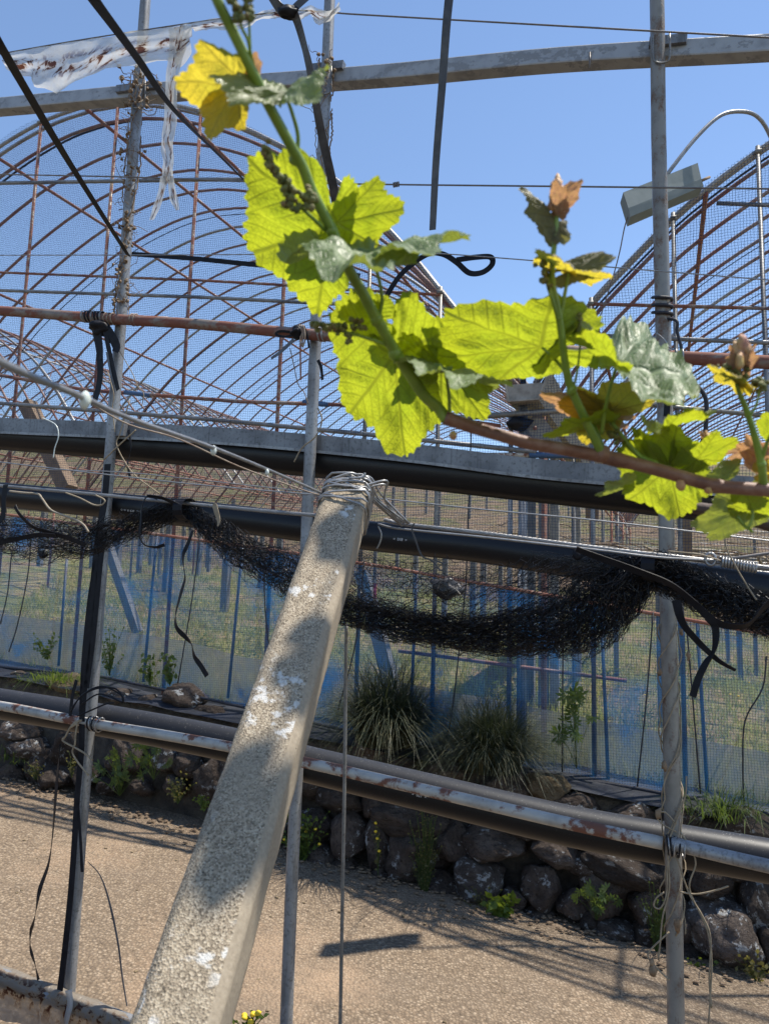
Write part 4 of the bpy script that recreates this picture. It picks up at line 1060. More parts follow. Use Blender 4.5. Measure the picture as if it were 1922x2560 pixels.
wire([at(866, 1560, 2.0), at(864, 1700, 2.0), at(862, 1900, 1.99), at(857, 2200, 1.97), at(850, 2600, 1.95), at(846, 2900, 1.93)], .0049, 'galv_old', 'thin upright steel rod right of the concrete strut', 'steel_rod', 'rod')
wire(onl([(1255, 1100), (1500, 1150), (1922, 1245)], DA - .2), .0011, 'clip', 'clear thin line crossing the upper black pipe at the right')
wire(onl([(780, 1256), (800, 1230), (790, 1300), (797, 1340)], DS), .002, 'wire', 'short bent wire left of the strut head')
for k, (q, lb) in enumerate((([(108, 1045), (140, 1062), (147, 1090), (138, 1120), (134, 1145)], 'curled white wire hanging over the upper black pipe at the left'), ([(795, 1020), (805, 1050), (790, 1090), (755, 1120), (735, 1155)], 'pale curved wire hanging beside the middle pole'),
                          ([(325, 1000), (300, 1085), (292, 1110), (310, 1150), (340, 1190), (400, 1235)], 'pale bent vine stem on the left pole over the pipes'), ([(340, 1075), (318, 1095), (293, 1118), (260, 1150)], 'short pale stem branching at the left pole'))):
    wire(onl(q, DA - .09), .0026 if k else .0022, 'dry_pale' if k else 'clip', lb, 'stem', 'stem')
wire(onl([(270, 930), (285, 985), (282, 1020), (288, 1080)], DA - .06), .0022, 'dry_pale', 'thin pale stem down the left pole above the channel beam', 'stem', 'stem')
wire(onl([(295, 870), (330, 930), (345, 965), (360, 985), (355, 1015)], DA - .06), .0018, 'dry_pale', 'pale tendril trailing right of the left pole', 'stem', 'stem')

# ------------------------------------------------------------------ black straps
def strap(pts, w, label, mat='strap', tw=None, side=None, name='strap', k=8):
    p = sm(pts, k); n_ = len(p)
    if isinstance(w, (tuple, list)): w = [w[0] + (w[-1] - w[0]) * i / (n_ - 1) for i in range(n_)]
    if isinstance(tw, list):
        tl = []
        for i in range(n_):
            f = i / (n_ - 1) * (len(tw) - 1); j = min(int(f), len(tw) - 2); tl.append(tw[j] + (tw[j + 1] - tw[j]) * (f - j))
        tw = tl
    return tag(MB().ribbon(p, w, side or RT, .0016, tw).build(name, M[mat], None, False), label, 'strap')
strap(atl([(215, -40, 1.3), (236, 0, 1.34), (340, 140, 1.6), (440, 280, 2.0), (560, 400, 2.6), (665, 505, 3.2)]), (.030, .014), 'long black strap slanting from the top edge across the torn film', tw=[.2, .3, .5])
strap(atl([(-30, 60, 1.8), (10, 128, 1.85), (60, 215, 2.0), (170, 400, 2.4), (290, 590, 2.9), (322, 640, 3.02)]), (.032, .026), 'black strap slanting from the left edge down to the left pole', tw=[.4, .3, .6])
strap(onl([(330, 635), (480, 646), (620, 660), (760, 672), (900, 690)], DA - .06), .019, 'black strap stretched level from the left pole into the leaves', side=UA)
ls = strap(onl([(955, 770), (975, 725), (1010, 678), (1066, 637), (1105, 635), (1140, 655), (1172, 682), (1205, 681), (1229, 662), (1226, 643), (1190, 643), (1140, 650)], DA - .1), .019, 'looped black strap hanging on the thin wire left of the young bud', side=UA)
strap(atl([(675, -15, 2.3), (700, 20, 2.3), (725, 30, 2.3), (740, 45, 2.3), (762, 120, 2.32), (778, 190, 2.34), (803, 330, 2.4), (832, 460, 2.45), (846, 545, 2.5)]), (.028, .031), 'broad black strap knotted on the film and hanging beside the middle pole', 'strap_wood', tw=[.8, .4, .9, .5, .3])
strap(atl([(728, 30, 2.3), (745, 12, 2.3), (775, -15, 2.3)]), .022, 'short strap arm rising right from the knot at the top', 'strap_wood')
MBk = MB().blob(at(722, 30, 2.3), (.032, .022, .018), 5, .5, 3)
tag(MBk.build('strap_knot', M['strap']), 'tight black strap knot on the twisted film', 'knot')
strap(atl([(1124, -20, 2.2), (1116, 60, 2.2), (1106, 200, 2.22), (1090, 400, 2.25), (1081, 575, 2.28)]), (.026, .023), 'straight black strap hanging in the open sky at top centre', 'strap_wood', tw=[.3, .5, .7])
# bundle under the rusty rail
sb = thing('strap_bundle', 'bundle of black straps tied round the rusty rail beside the left pole', 'straps', on(250, 830, DA - .07))
for k, px in enumerate((212, 220, 228, 236, 244, 252, 258)):
    c = on(px, 793 + (px - 240) * .05, DA - .045)
    MB().ribbon([c + V((0, 0, .025 * math.cos(a))) + NV * (.025 * math.sin(a)) + UV_ * .004 * math.sin(a * .5) for a in [i * .4488 for i in range(15)]], .0085, UV_, .0015).build('winding', M['strap' if k % 3 else 'galv_old'], sb, False)
MB().blob(on(250, 822, DA - .07), (.046, .03, .026), 2, .7, 3).build('knot', M['strap'], sb)
for q, w, tws in (([(245, 815), (250, 880), (250, 950), (234, 1015)], .032, .2), ([(262, 815), (272, 870), (285, 930), (296, 975)], .022, .3), ([(262, 815), (282, 845), (292, 868), (288, 880)], .040, .2), ([(238, 812), (246, 850), (250, 880), (248, 900)], .040, .3), ([(268, 880), (275, 920), (283, 960)], .010, .3)):
    MB().ribbon(sm(onl(q, DA - .075), 6), w, UV_, .0015, tws).build('strap_end', M['strap' if w != .010 else 'strap_grey'], sb, False)
s2 = thing('strap_tie', 'black strap and wire lashed on the rusty rail at the middle pole', 'strap', on(760, 840, DA - .07))
MB().blob(on(742, 832, DA - .06), (.022, .03, .022), 7, .5, 3).build('knot', M['strap'], s2)
for q, w, mt in (([(738, 836), (712, 842), (690, 836), (700, 828), (725, 830)], .009, 'strap'), ([(735, 848), (715, 868), (695, 885), (678, 896)], .014, 'strap_grey'), ([(752, 840), (751, 880), (752, 950)], .007, 'rust'), ([(795, 900), (803, 920), (806, 950)], .012, 'strap'), ([(760, 815), (768, 840), (773, 870)], .008, 'strap')):
    MB().ribbon(sm(onl(q, DA - .075), 5), w, UV_, .0015, .4).build('strap_end', M[mt], s2, False)
for k in range(3): MB().tube(sm(onl([(748 + 5 * k, 812), (756 + 3 * k, 830), (750 + 6 * k, 850), (757, 868)], DA - .08), 4), .003, 5).build('wire_loop', M['wire_rust'], s2)
MB().tube(sm(onl([(725, 870), (735, 915), (745, 960), (760, 980), (770, 1010)], DA - .07), 5), .0018, 5).build('tendril', M['dry'], s2)
strap(onl([(322, 1075), (328, 1120), (320, 1160), (326, 1195)], DA - .03), .015, 'dark strap hanging behind the left pole over the upper pipe', tw=[.2, 1.0, .2], side=UV_)
vs_ = thing('strap_run', 'black straps running down beside the left pole to the bottom rail', 'straps', on(230, 1600, DA - .05))
for q, w, tws in (([(270, 1160), (262, 1250), (248, 1330), (238, 1420), (226, 1540), (214, 1680), (206, 1780)], .030, [.1, .5, .2, .3]), ([(262, 1330), (252, 1400), (244, 1480), (232, 1600), (216, 1720)], .026, [.2, .6, .3]), ([(238, 1400), (222, 1500), (208, 1640), (202, 1760)], .010, [.3, .3, .3]),
                  ([(206, 1780), (204, 1880), (194, 1990), (186, 2120), (176, 2250), (160, 2400), (150, 2480)], .026, [.3, .6, .5, .2, .3]), ([(200, 1900), (196, 2000), (202, 2100), (206, 2180)], .012, [.5, .2, .5]), ([(192, 1700), (182, 1740), (176, 1790)], .014, [.5, .5])):
    MB().ribbon(sm(onl(q, DA - .06), 8), w, UV_, .0016, tws if False else None).build('strap_length', M['strap'], vs_, False)
for q in ([(178, 1780), (200, 1745), (240, 1722), (290, 1722), (308, 1755), (250, 1735), (205, 1760)], [(195, 1790), (230, 1775), (265, 1760), (285, 1757)], [(180, 1770), (210, 1735), (255, 1716), (300, 1735), (308, 1752)]):
    MB().tube(sm(onl(q, DA - .09), 6), .0032, 5).build('loop_cord', M['strap'], vs_)
strap(onl([(152, 1860), (146, 1920), (140, 1990), (132, 2090), (122, 2160), (100, 2225), (88, 2290), (78, 2330), (77, 2370), (88, 2410), (97, 2450)], DA - .06), .021, 'loose twisted black strap at the far left over the road', tw=[1.1, .3, .8, .2, 1.45, .3, 1.2], side=UV_)
strap(onl([(221, 2155), (245, 2180), (262, 2215), (280, 2280), (296, 2360), (306, 2440), (318, 2515)], DA - .03), .014, 'faded grey strap curving over the road right of the left pole', 'strap_grey', tw=[.9, .4, .6], side=UV_)
strap(onl([(483, 1325), (470, 1360), (458, 1390), (461, 1425), (462, 1450), (448, 1500), (439, 1540), (443, 1570), (470, 1598), (480, 1612), (486, 1640), (503, 1665), (518, 1690)], DS + .05), .0150, 'wavy black strap hanging from the net tie over the meadow', tw=[.6, .3, 1.1, .5, .9, .1, 1.2, .1, .1], side=UV_)
strap(onl([(395, 1246), (370, 1240), (356, 1265), (352, 1310), (350, 1340), (362, 1362), (390, 1368), (412, 1362)], DS - .03), .009, 'thin black strap curling below the cable left of the net tie', tw=[.3, .8, .2, 1.2, .4], side=UV_)
strap(onl([(370, 1240), (405, 1245), (430, 1255), (455, 1268)], DS - .03), .014, 'short strap arching over the cable beside the net tie', tw=[1.2, .5], side=UA)
strap(onl([(15, 1212), (10, 1250), (8, 1290), (-10, 1310)], DS - .03), .018, 'black strap hooked over the cable at the left edge', side=UV_)
strap(onl([(38, 1265), (50, 1285), (80, 1315), (120, 1330), (170, 1345), (215, 1362)], DS - .03), .015, 'black strap tangled through the net at the far left', tw=[.3, .8, .3], side=UA)
strap(onl([(-20, 1362), (40, 1348), (95, 1338), (140, 1340)], DS - .04), .014, 'black strap crossing the net at the left edge', tw=[.3, .6], side=UA)
strap(onl([(1440, 1372), (1480, 1388), (1592, 1428), (1677, 1462), (1734, 1508), (1791, 1557), (1862, 1564), (1905, 1522), (1925, 1505)], DS - .06), .016, 'long black strap drooping over the net at the right tie', tw=[.8, .5, .9, .3, 1.2, .6], side=UA)
strap(onl([(1690, 1500), (1697, 1535), (1710, 1565), (1740, 1600), (1768, 1628), (1800, 1655), (1838, 1676)], DS - .05), (.020, .008), 'black strap end pointing right below the net tie', tw=[.3, .6, .2, .9], side=UV_)
strap(onl([(1765, 1545), (1785, 1565), (1788, 1600), (1780, 1635), (1765, 1655), (1745, 1695), (1730, 1742)], DS - .055), (.015, .014), 'black strap end hanging down beside the right pole', tw=[.9, .3, 1.3, .4, .2], side=UV_)
strap(onl([(1035, 1308), (1030, 1325), (1040, 1355), (1055, 1390), (1080, 1402), (1100, 1425), (1112, 1420), (1105, 1408), (1085, 1400)], DS - .04), .004, 'thin dark cord loop hanging from the cable right of the strut', 'strap_wood', side=UV_)
MBk = MB().blob(on(1443, 1385, DS - .03), (.012, .01, .016), 5, .5, 2); tag(MBk.build('strap_knot', M['strap']), 'small black knot on the right steel cable', 'knot')
MBk = MB().ribbon(sm(onl([(536, 1258), (540, 1275), (547, 1300), (545, 1316)], DS - .05), 5), [.006, .012, .014, .014, .014, .014, .014, .013, .012, .011, .010, .009, .008, .006, .005, .003], UV_, .002)
tag(MBk.build('plant_tag', M['dry_pale'], None, False), 'pale leaf shaped scrap hanging on the net right of the left tie', 'scrap')
wire(onl([(25, 1228), (60, 1232), (95, 1235), (105, 1245), (125, 1272), (150, 1285), (190, 1300), (210, 1312), (222, 1330)], DS - .04), .0032, 'rope', 'frayed pale rope knotted to the left steel cable', 'rope', 'rope')
wire(onl([(165, 1232), (200, 1245), (235, 1262), (255, 1262), (262, 1250), (240, 1238)], DS - .04), .0024, 'dry_pale', 'dry curled stem on the left steel cable', 'stem', 'stem')

# ------------------------------------------------------------------ gathered black bird net on the cable
def swag(line, label, layers, seed, ties=()):
    # line: (px, py, half height in px, density)
    t_ = thing('gathered_net', label, 'bird net', on(line[len(line) // 2][0], line[len(line) // 2][1], DS))
    rr = random.Random(seed); mb = MB()
    C3 = [on(q[0], q[1], DS + .015) for q in line]; sp = sm(C3, 12); n_ = len(sp)
    L = [0]
    for i in range(1, n_): L.append(L[-1] + (sp[i] - sp[i - 1]).length)
    hs = []
    for i in range(n_):
        f = i / (n_ - 1) * (len(line) - 1); j = min(int(f), len(line) - 2); g = f - j
        hh = line[j][2] + (line[j + 1][2] - line[j][2]) * g; dn = line[j][3] + (line[j + 1][3] - line[j][3]) * g
        hs.append((hh / FP * (sp[i] - CAM).dot(FW), dn))
    def pos(u, v, ly):
        x = u * (n_ - 1); j = min(int(x), n_ - 2); g = x - j
        c = sp[j].lerp(sp[j + 1], g); h = hs[j][0] + (hs[j + 1][0] - hs[j][0]) * g
        q = V((L[j] * 9 + g * (L[j + 1] - L[j]) * 9, v * 2.6, ly * 4.7 + seed))
        a = noise.noise(q), noise.noise(q + V((31, 0, 0))), noise.noise(q + V((0, 47, 0)))
        b = noise.noise(q * 3.1), noise.noise(q * 3.1 + V((9, 3, 0))), noise.noise(q * 3.1 + V((2, 8, 5)))
        vv = (v - .5) * 2
        return c + V((0, 0, 1)) * (h * (vv * (.80 + .35 * noise.noise(V((ly * 3.3, L[j] * 2, 0)))) + .46 * a[2] + .10 * b[2])) + NV * (h * (.55 * a[0] + .2 * b[0] + (ly / max(1, layers) - .5) * .7)) + UV_ * (h * (.42 * a[1] + .07 * b[1]))
    def seg(a, b, r_):
        d = (b - a)
        if d.length < 1e-5 or d.length > .034: return
        x = d.orthogonal().normalized() * r_; y = d.normalized().cross(x); b0 = len(mb.v)
        for p_ in (a, b):
            mb.v.extend([p_ + x, p_ - x * .5 + y * .87, p_ - x * .5 - y * .87])
        for k in range(3): mb.f.append((b0 + k, b0 + (k + 1) % 3, b0 + 3 + (k + 1) % 3, b0 + 3 + k))
    nu = int(L[-1] / .015); nvv = 10
    for ly in range(layers):
        G = {}
        for i in range(nu + 1):
            for j in range(nvv + 1):
                G[i, j] = pos(i / nu, min(1, max(0, (j + .5 * (i % 2)) / nvv)), ly)
        for i in range(nu):
            dn = hs[min(int(i / nu * (n_ - 1)), n_ - 1)][1]
            if ly >= dn * layers: continue
            for j in range(nvv):
                r_ = .0007
                seg(G[i, j], G[i + 1, j], r_)
                if i % 2 == 0:
                    if j % 2 == 0: seg(G[i, j], G[i, j + 1], r_)
                elif j % 2 == 1: seg(G[i, j], G[i, j + 1], r_)
                if (i + j) % 3 == 0 and j > 0: seg(G[i + 1, j], G[i, j - 1], r_)
    mb.build('net_folds', M['thread'], t_, False)['kind'] = 'stuff'
    for (px, py) in ties:
        c = on(px, py, DS)
        for k in range(4):
            MB().ribbon([c + V((0, 0, .030 * math.cos(a) - .006)) + NV * (.034 * math.sin(a)) + UV_ * (.007 * k - .01 + .006 * math.sin(a)) for a in [i * .4488 for i in range(15)]], .007, UV_, .002).build('tie', M['strap'], t_, False)
    return t_
swag([(-60, 1320, 55, .8), (0, 1335, 60, .8), (120, 1350, 58, .9), (230, 1345, 52, 1), (320, 1320, 42, 1), (400, 1290, 38, 1), (465, 1272, 26, 1), (510, 1310, 40, 1), (570, 1352, 52, .95), (650, 1395, 62, .9), (740, 1445, 66, .9), (820, 1490, 66, .8)],
     'gathered black bird net slung along the cable left of the concrete strut', 9, 3, [(465, 1268)])
swag([(820, 1500, 55, .55), (900, 1530, 48, .6), (1000, 1556, 48, .7), (1120, 1578, 46, .85), (1250, 1582, 64, .95), (1380, 1560, 88, 1), (1470, 1530, 112, 1), (1550, 1490, 105, 1), (1625, 1432, 46, 1), (1680, 1445, 58, 1), (1760, 1478, 62, 1), (1850, 1518, 58, .9), (1960, 1555, 54, .85)],
     'thick gathered black bird net drooping between the strut and the right pole', 20, 9, [(1625, 1412)])
swag([(880, 1440, 70, .5), (960, 1470, 80, .5), (1060, 1480, 85, .5), (1160, 1490, 80, .5), (1260, 1480, 70, .6), (1360, 1440, 62, .6), (1460, 1420, 48, .7), (1560, 1412, 36, 1), (1610, 1410, 28, 1)],
     'thin open veil of black net between the middle pipe and the thick fold', 5, 21)
MBk = MB().blob(on(1115, 1470, DS + .02), (.036, .012, .022), 4, .7, 3); tag(MBk.build('leaf_clot', M['strap_wood']), 'dark clot of dead leaves caught in the thin net veil', 'leaf clot')
MBk = MB().blob(on(108, 1388, DS), (.014, .012, .010), 6, .6, 3); tag(MBk.build('leaf_clot', M['strap']), 'small dark clot on the lower edge of the left net', 'leaf clot')

# ------------------------------------------------------------------ torn film
film = thing('torn_film', 'torn clear plastic film with rust stains hanging from the wire at top left', 'plastic film', on(300, 150, 2.25))
FD = 2.2
def strip(top, bot, n=40, mm=12, name='film_strip', wob=.012):
    T_, B_ = sm(onl(top, FD), 8), sm(onl(bot, FD), 8)
    P, U = [], []; l0 = 0
    for i in range(n + 1):
        f = i / n; a = T_[int(f * (len(T_) - 1))]; b = B_[int(f * (len(B_) - 1))]; r = []; u = []
        if i: l0 += (a - prev).length
        prev = a
        for j in range(mm + 1):
            g = j / mm; q = a.lerp(b, g); w_ = noise.noise(V((i * .25, j * .5, 1))) * wob + wob * .8 * math.sin(g * 9 + i * .3) * g
            q = q + NV * w_
            if j == mm: q = q + V((0, 0, .012 * noise.noise(V((i * 1.3, 3, 0)))))
            r.append(q); u.append((l0 * 2.2, g))
        P.append(r); U.append(u)
    return MB().grid(P, U).build(name, M['film'], film)
strip([(5, 135), (60, 126), (188, 103), (300, 85), (420, 67), (482, 59)], [(12, 168), (46, 190), (85, 196), (88, 216), (120, 222), (140, 229), (165, 215), (200, 204), (282, 175), (423, 152), (445, 165), (476, 130)])
strip([(423, 70), (424, 120), (415, 200), (410, 300), (402, 360), (408, 400), (405, 430), (408, 462)], [(482, 62), (465, 130), (446, 200), (440, 300), (434, 350), (437, 395), (432, 430), (430, 460)], name='hanging_strip', wob=.008)
strip([(402, 440), (396, 480), (384, 515), (374, 550)], [(420, 440), (414, 480), (400, 520), (382, 550)], 16, 6, 'hanging_tail', .004)
strip([(420, 440), (422, 470), (426, 500), (440, 526)], [(434, 440), (440, 470), (447, 500), (447, 525)], 16, 6, 'hanging_tail', .004)
strip([(478, 58), (540, 46), (600, 50), (650, 30), (690, 18), (735, 24)], [(484, 76), (540, 77), (600, 72), (650, 46), (690, 48), (733, 56)], 30, 6, 'twisted_strip', .010)
strip([(742, 28), (775, 14), (800, 24), (830, 26), (848, 4)], [(742, 50), (778, 42), (795, 62), (822, 46), (850, 22)], 20, 6, 'twisted_strip', .012)
MB().tube(sm(onl([(-150, 162), (5, 134), (188, 102), (420, 66), (560, 46), (720, 28), (770, 27)], FD), 5), .0025, 6).build('support_wire', M['wire_dark'], film)

# ------------------------------------------------------------------ lamp box on gooseneck
lb = thing('lamp_box', 'pale grey sheet box lamp hanging on a curved pipe behind the right pole', 'lamp box', at(1660, 475, 4.99))
e1 = [at(1557, 481, 4.87), at(1570, 520, 4.86), at(1575, 542, 4.87)]; e2 = [at(1743, 407, 5.22), at(1752, 447, 5.21), at(1758, 465, 5.22)]
back = V((.03, .16, .02))
mb = MB(); pr1 = [e1[0], e1[1], e1[2], e1[2] + back, e1[0] + back]; pr2 = [e2[0], e2[1], e2[2], e2[2] + back, e2[0] + back]
mb.v = pr1 + pr2
for k in range(5): mb.f.append((k, (k + 1) % 5, 5 + (k + 1) % 5, 5 + k))
mb.f += [(4, 3, 2, 1, 0), (5, 6, 7, 8, 9)]
mb.build('casing', M['lampbox'], lb, False)
MB().tube([at(1752, 452, 5.22), at(1772, 443, 5.28)], .010, 8).build('tube_end', M['wood_brown'], lb)
MB().tube(sm([at(1665, 440, 5.16), at(1680, 418, 5.16), at(1742, 341, 5.22), at(1800, 289, 5.28), at(1852, 279, 5.34), at(1892, 292, 5.39), at(1922, 336, 5.45), at(1950, 420, 5.51), at(1960, 560, 5.57)], 8), .0135, 10).build('gooseneck', M['galv_light'], lb)
MB().tube(sm([at(1570, 537, 4.93), at(1560, 570, 4.99), at(1548, 630, 5.10), at(1532, 690, 5.34), at(1500, 790, 5.50), at(1480, 830, 5.83)], 6), .004, 6).build('flex', M['wire_dark'], lb)

# ------------------------------------------------------------------ black cable and hooks on the right pole
kc = thing('pole_cable', 'dark cable coiled round the right pole below the wires', 'cable', on(1660, 780, DA))
pc = UV_ * .012 + NV * (DA * math.cos(AZ)); q = []
z0, z1 = on(1655, 735, DA).z, on(1655, 795, DA).z
for i in range(46):
    a = i / 45 * 3.2 * 6.283 + 1; q.append(pc + UV_ * (.030 * math.cos(a)) + NV * (.030 * math.sin(a)) + V((0, 0, z0 + (z1 - z0) * i / 45 + .008 * math.sin(a))))
q += sm([q[-1]] + onl([(1688, 800), (1692, 830), (1702, 870), (1697, 893)], DA - .04), 6)[1:]
MB().tube(q, .005, 7).build('coil', M['cord'], kc)
wire(onl([(1735, 960), (1755, 980), (1765, 1010), (1762, 1080), (1752, 1110)], DA + .12), .007, 'cord', 'thick dark cable loop hanging right of the right pole', 'cable', 'cable')
strap(onl([(1672, 950), (1668, 1000), (1665, 1040)], DA - .03), .018, 'black strap lying along the right pole above the leaves', side=UV_)
wire(onl([(1640, 832), (1660, 850), (1672, 868), (1690, 878)], DA - .05), .0022, 'wire', 'bent wire hook at the right pole over the rusty rail')

# ------------------------------------------------------------------ dry vines on the poles
def dry_vine(s, py0, py1, px, label, pods, seed, loose=()):
    t_ = thing('dry_vine', label, 'dry vine', on(px, py1, DA)); rr = random.Random(seed)
    b = UV_ * s + NV * (DA * math.cos(AZ)); za, zb = on(px, py1, DA).z, on(px, py0, DA).z
    for k in range(3):
        q = []; ph = rr.uniform(0, 6)
        for i in range(70):
            f = i / 69; a = ph + f * (zb - za) * rr.uniform(4.8, 5.2) + .4 * noise.noise(V((i * .2, k, seed))); r_ = .028 + .012 * abs(noise.noise(V((i * .3, k * 3, seed))))
            q.append(b + UV_ * r_ * math.cos(a) + NV * r_ * math.sin(a) + V((0, 0, za + (zb - za) * f)))
        MB().tube(q, .0017 + .0007 * k, 5).build('runner', M['dry' if k else 'dry_pale'], t_)
    for k in range(int(pods * 1.6)):
        z = rr.uniform(za, zb); a = rr.uniform(0, 6.28); c = b + V((0, 0, z)) + (UV_ * math.cos(a) + NV * math.sin(a)) * .026; p = [c]
        d = (UV_ * rr.uniform(-1, 1) - NV * rr.uniform(0, 1) + V((0, 0, rr.uniform(-.6, .6)))).normalized()
        for i in range(6):
            d = (d + V((rr.gauss(0, .5), rr.gauss(0, .5), rr.gauss(0, .5)))).normalized(); p.append(p[-1] + d * rr.uniform(.008, .02))
        MB().tube(sm(p, 3), .0012, 4, False).build('tendril', M['dry'], t_)
    for k in range(pods):
        z = za + (zb - za) * rr.random(); a = rr.uniform(-.9, 2.2) if rr.random() < .8 else rr.uniform(0, 6)
        c = b + UV_ * math.cos(a) * rr.uniform(.028, .06) - NV * (.02 + .03 * rr.random()) + V((0, 0, z))
        for j in range(rr.choice((1, 2, 3))):
            MB().blob(c + V((rr.gauss(0, .009), rr.gauss(0, .009), rr.gauss(0, .009))), (rr.uniform(.004, .008), .006, rr.uniform(.004, .008)), k + j, .9, 2).build('seed_pod', M['dry'], t_)
    return t_
dry_vine(-2.09, 185, 640, 345, 'dry vine with brown pods twining up the left pole under the beam', 34, 4)
dry_vine(-2.09, 640, 800, 320, 'dry vine curls on the left pole above the rusty rail', 12, 14)
dry_vine(-1.20, 150, 260, 815, 'small clump of dry pods on the middle pole at the top beam', 8, 6)
dry_vine(-1.20, 280, 520, 800, 'sparse dry tendrils on the middle pole in the sky', 5, 7)
nest = thing('vine_nest', 'tangled dry vine nest where the left pole meets the top beam', 'dry vine', on(350, 230, DA))
for k in range(26):
    rr = random.Random(k); c = on(345 + rr.gauss(0, 22), 215 + rr.gauss(0, 26), DA - .04); p = [c]; d = V((rr.gauss(0, 1), rr.gauss(0, .4), rr.gauss(0, 1))).normalized()
    for i in range(7):
        d = (d + V((rr.gauss(0, .6), rr.gauss(0, .6), rr.gauss(0, .6)))).normalized(); p.append(p[-1] + d * .016)
    MB().tube(sm(p, 3), .0017, 4, False).build('twig', M['dry' if k % 3 else 'dry_pale'], nest)
    if k % 2: MB().blob(p[3], .009, k, .7, 2).build('seed_pod', M['dry'], nest)
rv = thing('twining_stem', 'pale dry stems twining down the lower right pole', 'dry vine', on(1690, 2300, DA))
b = UV_ * .012 + NV * (DA * math.cos(AZ))
for k in range(4):
    q = []; za, zb = on(1680, 2330, DA).z, on(1660, 1560, DA).z
    for i in range(60):
        f = i / 59; a = k * 1.6 + f * (9 + k * 3) + .6 * noise.noise(V((i * .15, k, 3))); r_ = .028 + .016 * abs(noise.noise(V((i * .2, k * 3, 5))))
        q.append(b + UV_ * r_ * math.cos(a) + NV * r_ * math.sin(a) + V((0, 0, za + (zb - za) * f)))
    MB().tube(q, .0022, 5).build('runner', M['dry_pale'], rv)
for q in ([(1700, 2080), (1725, 2120), (1738, 2160), (1722, 2220), (1752, 2290), (1768, 2330), (1778, 2400), (1774, 2500), (1770, 2560)], [(1690, 2140), (1720, 2230), (1755, 2290), (1775, 2345), (1772, 2450), (1778, 2520)], [(1700, 2230), (1740, 2235), (1790, 2225), (1820, 2215)], [(1660, 2230), (1640, 2245), (1634, 2265), (1650, 2270), (1665, 2235), (1668, 2150)],
          [(1668, 2130), (1672, 2220), (1656, 2290), (1650, 2350), (1645, 2400)], [(1672, 2330), (1625, 2375), (1620, 2395), (1640, 2420), (1672, 2450)], [(1690, 2060), (1660, 2030), (1640, 2040), (1655, 2060), (1690, 2080)], [(1715, 1940), (1712, 1990), (1690, 2050), (1672, 2100)]):
    MB().tube(sm(onl(q, DA - .05), 6), .0025, 5).build('loose_stem', M['dry_pale'], rv)
for (px, py, r_) in ((1693, 2310, .015), (1632, 2425, .014), (1628, 2405, .010), (1660, 1915, .012), (1720, 1640, .010), (1648, 1680, .010), (1702, 1580, .009), (1645, 2035, .012)):
    MB().blob(on(px, py, DA - .06), (r_ * .7, r_ * .5, r_ * 1.2), px, .8, 2).build('dead_leaf', M['dry'], rv)
for k in range(6):
    px = 1665 + 8 * k; c = on(px, 2112 + k * 2, DA - .045)
    MB().tube([c + V((0, 0, .026 * math.cos(a))) + NV * (.026 * math.sin(a)) + UV_ * .006 * math.sin(a * .5 + k) for a in [i * .5236 for i in range(13)]], .0028, 5).build('tie_wire', M['wire' if k % 2 else 'strap'], rv)
lv = thing('rail_tie', 'rusty wire and dead stems tying the white rail to the left pole', 'wire tie', on(225, 1810, DA - .06))
for k in range(4):
    c = on(226 + 9 * k, 1808 + k * 1.5, DA - .045)
    MB().tube([c + V((0, 0, .026 * math.cos(a))) + NV * (.026 * math.sin(a)) + UV_ * .008 * math.sin(a * .5 + k) for a in [i * .5236 for i in range(13)]], .003, 5).build('wire_wrap', M['wire' if k % 2 else 'strap'], lv)
for q in ([(205, 1800), (180, 1815), (165, 1840), (158, 1852), (190, 1870), (215, 1885), (232, 1900)], [(195, 1805), (190, 1835), (188, 1860), (182, 1880), (195, 1905), (222, 1938)], [(200, 1800), (186, 1808), (178, 1818), (196, 1808)]):
    MB().tube(sm(onl(q, DA - .075), 6), .0038, 6).build('dead_stem', M['dry_pale'], lv)
wire(onl([(1810, 1330), (1815, 1370), (1840, 1420), (1870, 1470), (1890, 1500)], DS - .05), .0016, 'dry_pale', 'thin straw stem leaning over the net at the right edge', 'stem', 'stem')
wire(onl([(1668, 1378), (1740, 1385), (1770, 1392), (1800, 1402)], DS - .04), .0018, 'dry_pale', 'thin straw stem lying on the cable by the right pole', 'stem', 'stem')

